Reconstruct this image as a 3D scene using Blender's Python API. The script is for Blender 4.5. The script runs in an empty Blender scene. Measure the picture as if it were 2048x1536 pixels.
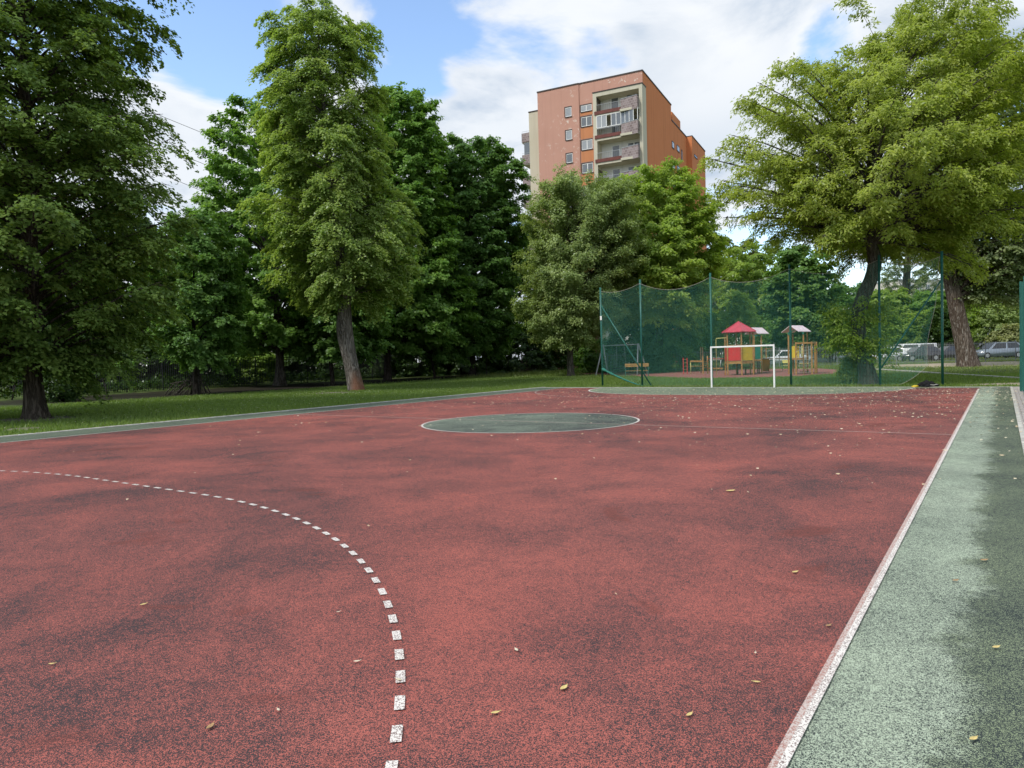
import bpy, bmesh, math, random
import numpy as np
from mathutils import Vector, Matrix
random.seed(7)
C = bpy.context.scene.collection
PI = math.pi
rad = math.radians

# ------------------------------------------------------------------ camera
FPX, PITCH, ROLL, YAW, CAMH = 1424.0, -0.0346, -0.0284, 0.603, 1.72
_cy, _sy = math.cos(YAW), math.sin(YAW)
FW = Vector((-_sy*math.cos(PITCH), _cy*math.cos(PITCH), math.sin(PITCH)))
R0 = Vector((_cy, _sy, 0.0)); U0 = R0.cross(FW)
RT = math.cos(ROLL)*R0 + math.sin(ROLL)*U0
UP = -math.sin(ROLL)*R0 + math.cos(ROLL)*U0
CAM = Vector((0, 0, CAMH))
RH = Vector((_cy, _sy, 0.0)); FH = Vector((-_sy, _cy, 0.0))      # level right / forward
cd = bpy.data.cameras.new('camera'); cam = bpy.data.objects.new('camera', cd); C.objects.link(cam)
cd.sensor_width = 36.0; cd.lens = FPX/2048*36.0; cd.clip_start = 0.05; cd.clip_end = 4000
M = Matrix((RT, UP, -FW)).transposed().to_4x4(); M.translation = CAM
cam.matrix_world = M
bpy.context.scene.camera = cam

def ray(px, py): return FW + RT*((px-1024)/FPX) + UP*((768-py)/FPX)
def at(px, py, d): return CAM + ray(px, py)*d                     # d = metres along the viewing axis
XL, XR, YB, YC, YN = -20.45, -0.74, 35.5, 16.2, -3.3
XC = (XL+XR)/2
def gz(x, y):
    dx = max(-24.0-x, 0, x-2.6); dy = max(-8-y, 0, y-36.5)
    d = math.hypot(dx, dy)
    return 0.62*(1-math.exp(-0.024*max(0.0, d-1.0)))
def gpt(px, py):
    r = ray(px, py); t = 30.0
    for _ in range(60):
        p = CAM + r*t
        t += 0.6*((gz(p.x, p.y)-CAMH)/r.z - t) if r.z < -1e-4 else 0
    p = CAM + r*t
    return Vector((p.x, p.y, gz(p.x, p.y)))
def depth(p): return (Vector(p)-CAM).dot(FW)
def gnd(px, d):
    """ground point in image column px at viewing depth d"""
    p = at(px, 700, d)
    for _ in range(3):
        z = gz(p.x, p.y); py = 768 - FPX*((Vector((p.x, p.y, z))-CAM).dot(UP)/d); p = at(px, py, d)
    return Vector((p.x, p.y, gz(p.x, p.y)))

# ------------------------------------------------------------------ helpers
def tag(o, label=None, cat=None, group=None, kind=None):
    if label: o['label'] = label
    if cat: o['category'] = cat
    if group: o['group'] = group
    if kind: o['kind'] = kind
    return o
def empty(name, loc, rz=0, label=None, cat=None, group=None):
    o = bpy.data.objects.new(name, None); C.objects.link(o)
    o.location = loc; o.rotation_euler = (0, 0, rz); o.empty_display_size = 0.2
    return tag(o, label, cat, group)
def link(name, me, mat, parent=None, loc=None, rz=None):
    o = bpy.data.objects.new(name, me); C.objects.link(o)
    for m in (mat if isinstance(mat, (list, tuple)) else [mat]):
        if m: me.materials.append(m)
    if parent: o.parent = parent
    if loc is not None: o.location = loc
    if rz is not None: o.rotation_euler = (0, 0, rz)
    return o
def copy_tree(o, parent=None):
    c = o.copy(); C.objects.link(c); c.parent = parent
    for ch in list(o.children): copy_tree(ch, c)
    return c
def np_mesh(name, V, Q, tint=None, smooth=False):
    """V (n,3), Q (m,k) faces all with k corners"""
    me = bpy.data.meshes.new(name); V = np.asarray(V, np.float32); Q = np.asarray(Q, np.int32)
    k = Q.shape[1]; m = len(Q)
    me.vertices.add(len(V)); me.vertices.foreach_set('co', V.ravel())
    me.loops.add(m*k); me.loops.foreach_set('vertex_index', Q.ravel())
    me.polygons.add(m); me.polygons.foreach_set('loop_start', np.arange(m, dtype=np.int32)*k)
    if smooth: me.polygons.foreach_set('use_smooth', np.ones(m, dtype=bool))
    me.update(calc_edges=True)
    if tint is not None:
        a = me.attributes.new('tint', 'FLOAT', 'FACE'); a.data.foreach_set('value', np.asarray(tint, np.float32))
    return me

class MB:
    def __init__(s): s.v = []; s.f = []; s.smooth = []
    def add(s, vs, fs, sm=False):
        b = len(s.v); s.v += [tuple(v) for v in vs]
        for f in fs: s.f.append(tuple(i+b for i in f)); s.smooth.append(sm)
        return s
    def box(s, x0, x1, y0, y1, z0, z1, m=None):
        vs = [(x0,y0,z0),(x1,y0,z0),(x1,y1,z0),(x0,y1,z0),(x0,y0,z1),(x1,y0,z1),(x1,y1,z1),(x0,y1,z1)]
        if m is not None: vs = [m @ Vector(v) for v in vs]
        return s.add(vs, [(0,3,2,1),(4,5,6,7),(0,1,5,4),(1,2,6,5),(2,3,7,6),(3,0,4,7)])
    def bar(s, a, b, w, h=None, up=(0,0,1)):
        """rectangular beam from a to b"""
        a, b = Vector(a), Vector(b); d = (b-a).normalized(); h = h or w
        u = Vector(up)
        if abs(d.dot(u)) > .95: u = Vector((0,1,0))
        x = d.cross(u).normalized(); y = x.cross(d).normalized()
        vs = []
        for p in (a, b):
            for sx, sy in ((-1,-1),(1,-1),(1,1),(-1,1)): vs.append(p + x*(sx*w/2) + y*(sy*h/2))
        return s.add(vs, [(3,2,1,0),(4,5,6,7),(0,1,5,4),(1,2,6,5),(2,3,7,6),(3,0,4,7)])
    def tube(s, pts, r, n=8, caps=True, sm=True):
        pts = [Vector(p) for p in pts]; k = len(pts)
        rs = r if isinstance(r, (list, tuple)) else [r]*k
        vs = []; px = None
        for i, p in enumerate(pts):
            d = (pts[min(i+1,k-1)]-pts[max(i-1,0)]).normalized()
            if px is None:
                px = d.cross(Vector((0,0,1)))
                if px.length < .05: px = Vector((1,0,0))
            x = (px - d*px.dot(d)).normalized(); y = d.cross(x); px = x
            for j in range(n):
                a = 2*PI*j/n; vs.append(p + x*(math.cos(a)*rs[i]) + y*(math.sin(a)*rs[i]))
        fs = [(i*n+j, i*n+(j+1)%n, (i+1)*n+(j+1)%n, (i+1)*n+j) for i in range(k-1) for j in range(n)]
        s.add(vs, fs, sm)
        if caps:
            b = len(s.v)-k*n
            s.f.append(tuple(b+j for j in reversed(range(n)))); s.smooth.append(False)
            s.f.append(tuple(b+(k-1)*n+j for j in range(n))); s.smooth.append(False)
        return s
    def prism(s, poly, z0, z1, cap0=True):
        n = len(poly)
        vs = [(x,y,z0) for x,y in poly] + [(x,y,z1) for x,y in poly]
        fs = [(i,(i+1)%n,n+(i+1)%n,n+i) for i in range(n)] + [tuple(range(n,2*n))]
        if cap0: fs.append(tuple(reversed(range(n))))
        return s.add(vs, fs)
    def extr(s, poly, y0, y1, m=None):
        """polygon in x,z extruded along y"""
        n = len(poly)
        vs = [(x,y0,z) for x,z in poly] + [(x,y1,z) for x,z in poly]
        if m is not None: vs = [m @ Vector(v) for v in vs]
        return s.add(vs, [(i,(i+1)%n,n+(i+1)%n,n+i) for i in range(n)] + [tuple(range(n,2*n)), tuple(reversed(range(n)))])
    def mesh(s, name):
        me = bpy.data.meshes.new(name); me.from_pydata(s.v, [], s.f)
        me.polygons.foreach_set('use_smooth', s.smooth); me.update()
        bm = bmesh.new(); bm.from_mesh(me); bmesh.ops.recalc_face_normals(bm, faces=bm.faces); bm.to_mesh(me); bm.free()
        return me
    def build(s, name, mat, parent=None, loc=None, rz=None, bevel=0):
        o = link(name, s.mesh(name), mat, parent, loc, rz)
        if bevel:
            b = o.modifiers.new('bevel', 'BEVEL'); b.width = bevel; b.segments = 2; b.limit_method = 'ANGLE'
        return o

# ------------------------------------------------------------------ materials
class NT:
    def __init__(s, name):
        s.m = bpy.data.materials.new(name); s.m.use_nodes = True; s.t = s.m.node_tree; s.t.nodes.clear()
        s.out = s.n('ShaderNodeOutputMaterial')
    def n(s, typ, **kw):
        nd = s.t.nodes.new(typ)
        for k, v in kw.items(): setattr(nd, k, v)
        return nd
    def l(s, a, b): s.t.links.new(a, b)
    def val(s, sock, v):
        if isinstance(v, bpy.types.NodeSocket): s.l(v, sock)
        else: sock.default_value = v
    def math(s, op, a, b=0.0, c=None, clamp=False):
        nd = s.n('ShaderNodeMath', operation=op, use_clamp=clamp); s.val(nd.inputs[0], a); s.val(nd.inputs[1], b)
        if c is not None: s.val(nd.inputs[2], c)
        return nd.outputs[0]
    def mix(s, f, a, b, mode='MIX'):
        nd = s.n('ShaderNodeMix', data_type='RGBA', blend_type=mode); s.val(nd.inputs[0], f)
        s.val(nd.inputs[6], a if isinstance(a, bpy.types.NodeSocket) else (*a[:3], 1)); s.val(nd.inputs[7], b if isinstance(b, bpy.types.NodeSocket) else (*b[:3], 1))
        return nd.outputs[2]
    def ss(s, x, lo, hi):
        nd = s.n('ShaderNodeMapRange', interpolation_type='SMOOTHSTEP'); s.val(nd.inputs[0], x); s.val(nd.inputs[1], lo); s.val(nd.inputs[2], hi)
        return nd.outputs[0]
    def noise(s, co, scale, detail=3, rough=.5, dist=0.0):
        nd = s.n('ShaderNodeTexNoise'); s.l(co, nd.inputs['Vector']); nd.inputs['Scale'].default_value = scale
        nd.inputs['Detail'].default_value = detail; nd.inputs['Roughness'].default_value = rough; nd.inputs['Distortion'].default_value = dist
        return nd.outputs[0]
    def vor(s, co, scale):
        nd = s.n('ShaderNodeTexVoronoi'); s.l(co, nd.inputs['Vector']); nd.inputs['Scale'].default_value = scale
        sp = s.n('ShaderNodeSeparateColor'); s.l(nd.outputs['Color'], sp.inputs[0]); return sp.outputs[0]
    def co(s, kind='Object'): return s.n('ShaderNodeTexCoord').outputs[kind]
    def scale(s, co, v):
        nd = s.n('ShaderNodeMapping'); s.l(co, nd.inputs[0]); nd.inputs['Scale'].default_value = v; return nd.outputs[0]
    def xyz(s, co):
        nd = s.n('ShaderNodeSeparateXYZ'); s.l(co, nd.inputs[0]); return nd.outputs
    def bump(s, h, strength=.3, dist=.02):
        nd = s.n('ShaderNodeBump'); s.l(h, nd.inputs['Height']); nd.inputs['Strength'].default_value = strength; nd.inputs['Distance'].default_value = dist
        return nd.outputs[0]
    def bsdf(s, col, rough=.6, metal=0.0, spec=.3, normal=None):
        b = s.n('ShaderNodeBsdfPrincipled')
        s.val(b.inputs['Base Color'], col if isinstance(col, bpy.types.NodeSocket) else (*col[:3], 1)); s.val(b.inputs['Roughness'], rough)
        b.inputs['Metallic'].default_value = metal; b.inputs['Specular IOR Level'].default_value = spec
        if normal: s.l(normal, b.inputs['Normal'])
        s.l(b.outputs[0], s.out.inputs[0]); return s.m

def worn(name, col, rough=.5, var=.25, scale=6, spec=.4, metal=0.0, bump=.0):
    t = NT(name); co = t.co(); n = t.noise(co, scale, 5, .6)
    c = t.mix(t.ss(n, .3, .72), [x*(1-var) for x in col], [min(1, x*(1+var*.6)) for x in col])
    nb = t.bump(t.noise(co, scale*6, 3), bump, .01) if bump else None
    return t.bsdf(c, rough, metal, spec, nb)

def leaf_mat(name, dark, light, transl=.35, gloss=.05, tr_gain=1.5):
    t = NT(name); a = t.n('ShaderNodeAttribute', attribute_name='tint')
    c = t.mix(a.outputs['Fac'], dark, light)
    d = t.n('ShaderNodeBsdfDiffuse'); t.l(c, d.inputs[0])
    tc = t.mix(1.0, c, (tr_gain*1.05, tr_gain*1.1, tr_gain*.45), 'MULTIPLY')
    tr = t.n('ShaderNodeBsdfTranslucent'); t.l(tc, tr.inputs[0])
    m = t.n('ShaderNodeMixShader'); m.inputs[0].default_value = transl; t.l(d.outputs[0], m.inputs[1]); t.l(tr.outputs[0], m.inputs[2])
    g = t.n('ShaderNodeBsdfGlossy'); g.inputs['Roughness'].default_value = .38; g.inputs[0].default_value = (.9,.95,1,1)
    m2 = t.n('ShaderNodeMixShader'); m2.inputs[0].default_value = gloss; t.l(m.outputs[0], m2.inputs[1]); t.l(g.outputs[0], m2.inputs[2])
    t.l(m2.outputs[0], t.out.inputs[0]); return t.m

def bark_mat(name, dark, light, stain=None, streak=9, patches=None):
    t = NT(name); co = t.co()
    st = t.scale(co, (streak, streak, 1.1))
    n = t.noise(st, 1.0, 6, .62, .6); n2 = t.noise(co, 1.3, 4)
    r = t.math('ABSOLUTE', t.math('SUBTRACT', n, .5))
    c = t.mix(t.ss(r, .0, .13), dark, light)
    c = t.mix(t.math('MULTIPLY', t.ss(n2, .45, .7), .5), c, [x*.6 for x in light])
    if stain:
        x, y, z = t.xyz(co)
        f = t.math('MULTIPLY', t.ss(t.math('ADD', z, t.math('MULTIPLY', n2, 1.5)), 2.2, 1.0), t.ss(x, -.1, .35))
        c = t.mix(t.math('MULTIPLY', f, .75), c, stain)
    if patches:
        f = t.math('MULTIPLY', t.ss(t.noise(t.scale(co, (11, 11, 2.2)), 1.0, 5, .65), .56, .66), .7)
        c = t.mix(f, c, patches)
    return t.bsdf(c, .9, 0, .1, t.bump(t.math('MULTIPLY', t.ss(r, 0, .2), 1.0), .9, .05))

def court_mat(name, base, base2, binder, wet, lo, hi, moss=False):
    t = NT(name); co = t.co()
    big = t.noise(co, .20, 7, .62, .9); mid = t.noise(co, .85, 7, .66, .6); fine = t.noise(co, 14, 3, .6)
    wear = t.math('ADD', t.math('MULTIPLY', big, .72), t.math('ADD', t.math('MULTIPLY', mid, .58), t.math('MULTIPLY', fine, .30)))
    w = t.n('ShaderNodeMapRange'); t.l(wear, w.inputs[0]); w.inputs[1].default_value = .62; w.inputs[2].default_value = 1.0
    w.inputs[3].default_value = lo; w.inputs[4].default_value = hi
    thr = w.outputs[0]
    if moss:
        x, y, z = t.xyz(co)
        edge = t.math('ADD', x, t.math('MULTIPLY', t.math('SUBTRACT', t.noise(co, 1.4, 9, .78), .5), 1.0))
        mo = t.ss(edge, -.30, -.06)
        thr = t.math('ADD', thr, t.math('MULTIPLY', mo, .16))
    gr = t.vor(co, 290); gr2 = t.vor(co, 120)
    g = t.math('ADD', t.math('MULTIPLY', gr, .74), t.math('MULTIPLY', gr2, .26))
    isdark = t.ss(g, t.math('SUBTRACT', thr, -.04), t.math('SUBTRACT', thr, .04))
    bc = t.mix(t.noise(co, .4, 3), base, base2)
    bc = t.mix(t.math('MULTIPLY', gr2, .35), bc, [x*1.25 for x in base2])
    if moss: bc = t.mix(t.math('MULTIPLY', mo, .8), bc, moss)
    c = t.mix(isdark, bc, binder)
    rough = .82
    if wet:
        wn = t.noise(co, .55, 5, .6, 1.0); wm = t.math('MULTIPLY', t.ss(wn, .60, .66), t.ss(mid, .42, .55))
        c = t.mix(t.math('MULTIPLY', wm, .45), c, wet)
    return t.bsdf(c, rough, 0, .22, t.bump(gr, .5, .006))

MT = {}
MT['red'] = court_mat('red_rubber', (.355,.090,.068), (.43,.130,.102), (.050,.037,.039), (.155,.040,.029), .33, .82)
MT['mint'] = court_mat('mint_rubber', (.34,.42,.30), (.44,.50,.38), (.030,.040,.040), None, .30, .64, moss=(.20,.245,.125))
MT['green'] = court_mat('dull_green_rubber', (.18,.225,.145), (.23,.275,.185), (.06,.07,.06), None, .15, .55)
MT['grey_green'] = court_mat('grey_green_rubber', (.11,.145,.10), (.15,.185,.13), (.045,.055,.048), None, .2, .6)
MT['circle'] = court_mat('dark_green_rubber', (.125,.160,.125), (.24,.285,.21), (.043,.048,.048), None, .22, .90)
def paint_mat():
    t = NT('white_line_paint'); co = t.co(); g = t.vor(co, 190); n = t.noise(co, 5, 4, .6)
    f = t.ss(g, t.math('ADD', .06, t.math('MULTIPLY', n, .44)), t.math('ADD', .16, t.math('MULTIPLY', n, .44)))
    return t.bsdf(t.mix(f, (.20,.15,.14), (.70,.66,.61)), .85, 0, .15)
MT['paint'] = paint_mat()
def worn_paint():
    t = NT('worn_line_paint'); co = t.co(); g = t.vor(co, 170); n = t.noise(co, 1.3, 5, .65)
    f = t.ss(g, t.math('ADD', .12, t.math('MULTIPLY', n, .8)), t.math('ADD', .02, t.math('MULTIPLY', n, .8)))
    return t.bsdf(t.mix(t.math('MULTIPLY', f, .85), (.50,.43,.39), (.34,.17,.14)), .85, 0, .15)
MT['worn_paint'] = worn_paint()
def ground_mat():
    t = NT('grass_and_soil'); co = t.co(); x, y, z = t.xyz(co)
    n1 = t.noise(co, .35, 5, .6); n2 = t.noise(co, 6, 4, .65); n3 = t.noise(co, 45, 3, .7)
    c = t.mix(n2, (.055,.090,.020), (.105,.15,.040)); c = t.mix(t.math('MULTIPLY', n3, .6), c, (.05,.075,.02))
    c = t.mix(t.math('MULTIPLY', t.ss(n1, .48, .62), .35), c, (.12,.13,.05))
    def patch(p, rx, ry, rz=0.0):
        px = t.math('SUBTRACT', x, p[0]); py = t.math('SUBTRACT', y, p[1])
        cr, sr = math.cos(rz), math.sin(rz)
        u = t.math('ADD', t.math('MULTIPLY', px, cr/rx), t.math('MULTIPLY', py, sr/rx)); v = t.math('ADD', t.math('MULTIPLY', px, -sr/ry), t.math('MULTIPLY', py, cr/ry))
        d = t.math('SQRT', t.math('ADD', t.math('MULTIPLY', u, u), t.math('MULTIPLY', v, v)))
        d = t.math('ADD', d, t.math('MULTIPLY', t.math('SUBTRACT', t.noise(co, 1.1, 5, .65), .5), 1.5))
        return t.ss(d, 1.15, .75)
    shaded_soil = (.020,.016,.012); sand = (.40,.34,.25); dust = (.20,.18,.15)  # bare soil under the trees, painted near black to carry the canopy shade
    for (p, rx, ry, rz, col) in PATCHES(shaded_soil, sand, dust): c = t.mix(t.math('MULTIPLY', patch(p, rx, ry, rz), .92), c, col)
    return t.bsdf(c, .95, 0, .1, t.bump(n2, .6, .06))
FENCE_X = None
def PATCHES(shaded_soil, sand, dust):
    a = gpt(660, 786); b = gpt(72, 838); c = gpt(1990, 727); d = gpt(1890, 728); e = gpt(2010, 768); f = gpt(50, 857)
    yield (gpt(560, 774), 26.0, 4.6, PI/2, shaded_soil)
    yield (gpt(860, 758), 20.0, 4.0, PI/2, shaded_soil)
    yield (a, 2.6, 1.0, PI/2+.2, dust); yield (b, 1.9, 1.3, 0, dust); yield (f, .7, .5, 0, dust)
    yield (c, 8.5, 5.0, YAW, sand); yield (d, 6.0, 3.4, YAW, sand); yield (e, 2.0, 1.0, YAW, sand)
MT['kerb'] = worn('pale_concrete', (.46,.45,.40), .9, .3, 5, .15, 0, .3)
MT['white_metal'] = worn('white_painted_metal', (.80,.80,.78), .4, .08, 3)
MT['green_metal'] = worn('green_painted_metal', (.018,.115,.092), .42, .2, 2)
MT['grey_metal'] = worn('galvanised_metal', (.36,.38,.40), .5, .2, 4)
MT['fence_grey'] = worn('weathered_fence_grey', (.20,.21,.215), .6, .2, 4)
MT['dark_fence'] = worn('dark_fence_paint', (.022,.024,.024), .6, .2, 3)
MT['wood'] = worn('golden_timber', (.40,.21,.065), .6, .28, 5)
MT['wood_dark'] = worn('dark_timber', (.12,.07,.035), .7, .3, 5)
MT['red_panel'] = worn('red_panel', (.56,.025,.035), .45, .1, 3)
MT['pink_roof'] = worn('red_roof_sheet', (.52,.045,.085), .4, .12, 3)
MT['pale_roof'] = worn('faded_roof_sheet', (.72,.58,.62), .35, .1, 3)
MT['yellow'] = worn('yellow_panel', (.72,.52,.04), .45, .1, 3)
MT['pale_yellow'] = worn('pale_yellow_tube', (.70,.66,.22), .4, .1, 3)
MT['green_panel'] = worn('green_panel', (.02,.17,.12), .5, .15, 3)
MT['rubber_play'] = court_mat('maroon_rubber', (.24,.085,.075), (.29,.12,.10), (.09,.06,.06), None, .05, .4)
MT['black_cloth'] = worn('black_cloth', (.014,.014,.016), .85, .3, 12, .2)
MT['black_rubber'] = worn('black_rubber', (.018,.018,.018), .75, .2, 6, .25)
MT['rope'] = worn('pale_rope', (.42,.40,.34), .8, .2, 9)
def net_mat():
    t = NT('green_netting'); return t.bsdf(t.mix(t.noise(t.co(), 2, 2), (.12,.44,.34), (.16,.50,.40)), .6, 0, .3)
MT['net'] = net_mat(); MT['hem'] = worn('gathered_green_netting', (.045,.20,.155), .8, .35, 14, .15)
def glass_mat(name, col, rough=.06):
    t = NT(name); n = t.noise(t.co(), .9, 2)
    return t.bsdf(t.mix(n, [x*.7 for x in col], col), rough, 0, .9)
MT['glass'] = glass_mat('window_glass', (.16,.18,.20)); MT['curtain'] = glass_mat('curtained_glass', (.36,.38,.40), .12); MT['dark_glass'] = glass_mat('dark_glass', (.02,.022,.025))

# ------------------------------------------------------------------ ground and court
def build_ground():
    def axis(lo, hi, c0, c1, fine):
        a = list(np.arange(c0, c1+.01, fine)); st = fine; x = c1
        while x < hi: st *= 1.35; x += st; a.append(x)
        st = fine; x = c0
        while x > lo: st *= 1.35; x -= st; a.insert(0, x)
        return np.array(a)
    xs = axis(-900, 900, -70, 20, 1.5); ys = axis(-500, 1200, -15, 100, 1.5)
    V = np.zeros((len(ys), len(xs), 3)); rng = np.random.default_rng(3)
    for j, y in enumerate(ys):
        for i, x in enumerate(xs):
            inside = -22.3 < x < 3.0 and -12 < y < 36.0
            V[j, i] = (x, y, gz(x, y) - (.035 if inside else .012) + (0 if inside else rng.normal(0, .012)))
    n = len(xs); idx = np.arange(len(ys)*n).reshape(len(ys), n)
    Q = np.stack([idx[:-1,:-1], idx[:-1,1:], idx[1:,1:], idx[1:,:-1]], -1).reshape(-1, 4)
    me = np_mesh('ground', V.reshape(-1, 3), Q, smooth=True)
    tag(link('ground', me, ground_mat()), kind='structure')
def sheet(name, poly, z, mat, th=0.0):
    mb = MB()
    if th: mb.prism(poly, z-th, z)
    else: mb.add([(x, y, z) for x, y in poly], [tuple(range(len(poly)))])
    o = mb.build(name, mat); tag(o, kind='structure'); return o
def dzone(cx, w, yb, r, n=40, sgn=-1):
    """goal-area outline: quarter circles round both posts"""
    pts = []
    for k in range(n+1):
        a = PI/2*k/n; pts.append((cx-w-r*math.cos(a), yb+sgn*r*math.sin(a)))
    for k in range(n+1):
        a = PI/2*(1-k/n); pts.append((cx+w+r*math.cos(a), yb+sgn*r*math.sin(a)))
    return pts
def band(mb, pts, w, z, closed=False, t0=None):
    """flat line of width w along pts"""
    n = len(pts); L = []; Rr = []
    for i in range(n):
        a = Vector(pts[(i-1) % n] if closed else pts[max(i-1, 0)]); b = Vector(pts[(i+1) % n] if closed else pts[min(i+1, n-1)])
        d = (b-a).normalized(); nn = Vector((-d.y, d.x)); p = Vector(pts[i])
        L.append(p+nn*w/2); Rr.append(p-nn*w/2)
    vs = [(p.x, p.y, z) for p in L]+[(p.x, p.y, z) for p in Rr]
    m = n if closed else n-1
    mb.add(vs, [(i, n+i, n+(i+1) % n, (i+1) % n) for i in range(m)])
def dashes(mb, pts, w, z, on, off, start=0.0):
    """dashes along a polyline"""
    P = [Vector(p) for p in pts]; cum = [0]
    for a, b in zip(P, P[1:]): cum.append(cum[-1]+(b-a).length)
    def pos(s):
        for i in range(len(P)-1):
            if s <= cum[i+1]: return P[i].lerp(P[i+1], (s-cum[i])/max(1e-9, cum[i+1]-cum[i]))
        return P[-1]
    s = start
    while s+on < cum[-1]:
        band(mb, [pos(s), pos(s+on/2), pos(s+on)], w, z); s += on+off
def build_court():
    sheet('court_margin', [(XR-.02,-12),(.28,-12),(.28,YB+.1),(XR-.02,YB+.1)], .004, MT['mint'], .03)
    sheet('court_margin', [(-22.3,-12),(XL+.02,-12),(XL+.02,YB+.1),(-22.3,YB+.1)], .004, MT['grey_green'], .03)
    sheet('court_margin', [(XL+.02,YB-.55),(XR-.02,YB-.55),(XR-.02,YB+.1),(XL+.02,YB+.1)], .0038, MT['green'], .03)
    sheet('court_surface', [(XL-.02,-12),(XR,-12),(XR,YB-.5),(XL-.02,YB-.5)], .008, MT['red'], .03)
    sheet('goal_area', dzone(XC, 1.5, YB-.5, 6.0), .012, MT['green'])
    sheet('centre_circle', [(XC+2.92*math.cos(2*PI*k/96), YC+2.92*math.sin(2*PI*k/96)) for k in range(96)], .012, MT['circle'])
    mb = MB(); z = .016
    band(mb, [(XR-.012, -12+i*1.0) for i in range(0, 47)], .036, z)
    band(mb, [(XL+.0, -12+i*1.0) for i in range(0, 47)], .06, z)
    hb = MB(); band(hb, [(XL+.04, YC), (XC-2.9, YC)], .05, z); band(hb, [(XC-2.84, YC), (XC+2.84, YC)], .035, z); band(hb, [(XC+2.9, YC), (XR-.04, YC)], .05, z); band(hb, [(XR-.044, -12+i*1.0) for i in range(47)], .032, z-.001)
    tag(hb.build('worn_markings', MT['worn_paint']), kind='structure')
    band(mb, [(XC+2.92*math.cos(2*PI*k/128), YC+2.92*math.sin(2*PI*k/128)) for k in range(128)], .055, z, True)
    band(mb, dzone(XC, 1.5, YB-.5, 6.0), .09, z)
    d = dzone(XC, 1.54, YB-.3, 8.8); d = [p for p in d if XL+.1 < p[0] < XR-.1]
    dashes(mb, d, .06, z, .15, .15)
    # near arc: phase matched to the photograph
    arc = [(XC+1.54+8.79*math.cos(a), YN+8.79*math.sin(a)) for a in np.linspace(-.05, PI/2, 120)]
    arc += [(XC-1.54+8.79*math.cos(a), YN+8.79*math.sin(a)) for a in np.linspace(PI/2, PI*.97, 90)]
    dashes(mb, arc, .052, z, .150, .1495, NEAR_PHASE)
    tag(mb.build('court_markings', MT['paint']), kind='structure')
    mb = MB()
    x = -22.3
    for i in range(48): mb.box(x-.26, x, -12+i, -12+i+.99, -.1, .025)
    for i in range(26): mb.box(-22.3+i*.91, -22.3+i*.91+.90, YB+.1, YB+.19, -.1, .02)
    for i in range(48): mb.box(.281, .36, -12+i, -12+i+.992, -.1, .02)
    tag(mb.build('kerb', MT['kerb']), kind='structure')
    # grey block paving beside the court
    t = NT('grey_block_paving'); co = t.co(); br = t.n('ShaderNodeTexBrick'); t.l(t.scale(co, (1, 1, 1)), br.inputs[0])
    br.inputs['Scale'].default_value = 1.0; br.inputs['Brick Width'].default_value = .2; br.inputs['Row Height'].default_value = .1; br.inputs['Mortar Size'].default_value = .008
    br.inputs['Color1'].default_value = (.33,.31,.29,1); br.inputs['Color2'].default_value = (.42,.38,.36,1); br.inputs['Mortar'].default_value = (.09,.09,.07,1)
    t.bsdf(br.outputs[0], .9, 0, .15, t.bump(br.outputs[1], -.5, .01))
    sheet('pavement', [(.361,-12),(2.4,-12),(2.4,YB+.1),(.361,YB+.1)], .006, t.m, .06)
    # playground surface and the narrow path beyond the court
    poly = [gpt(*q) for q in ((1150,749),(1230,752),(1310,754),(1400,757),(1500,756),(1600,753),(1668,747),(1690,741),(1640,737.5),(1560,738),(1480,739),(1400,742),(1300,743.5),(1200,744))]
    mb = MB(); n = len(poly); mb.add([(p.x, p.y, p.z+.02) for p in poly]+[(p.x, p.y, p.z-.2) for p in poly], [tuple(range(n))]+[(i, n+i, n+(i+1) % n, (i+1) % n) for i in range(n)])
    tag(mb.build('playground_surface', MT['rubber_play']), kind='structure')
    mb = MB(); pts = [gpt(*q) for q in ((1690,736),(1765,739.5),(1830,743.5),(1900,748.5),(1970,752.5),(2050,757.5),(2200,766))]
    for a, b in zip(pts, pts[1:]): mb.bar(a+Vector((0,0,.0)), b+Vector((0,0,.0)), .32, .10)
    tag(mb.build('path', MT['kerb']), kind='structure')
NEAR_PHASE = 0.0
def near_phase():
    # arc length at which the dash seen at (799,1411) is centred
    r = ray(799, 1411); p = CAM + r*(-CAMH/r.z)
    a = math.atan2(p.y-YN, p.x-(XC+1.54)); s = (a+.05)*8.79
    return (s-.075) % .2995
NEAR_PHASE = near_phase()
build_ground(); build_court()

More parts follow.
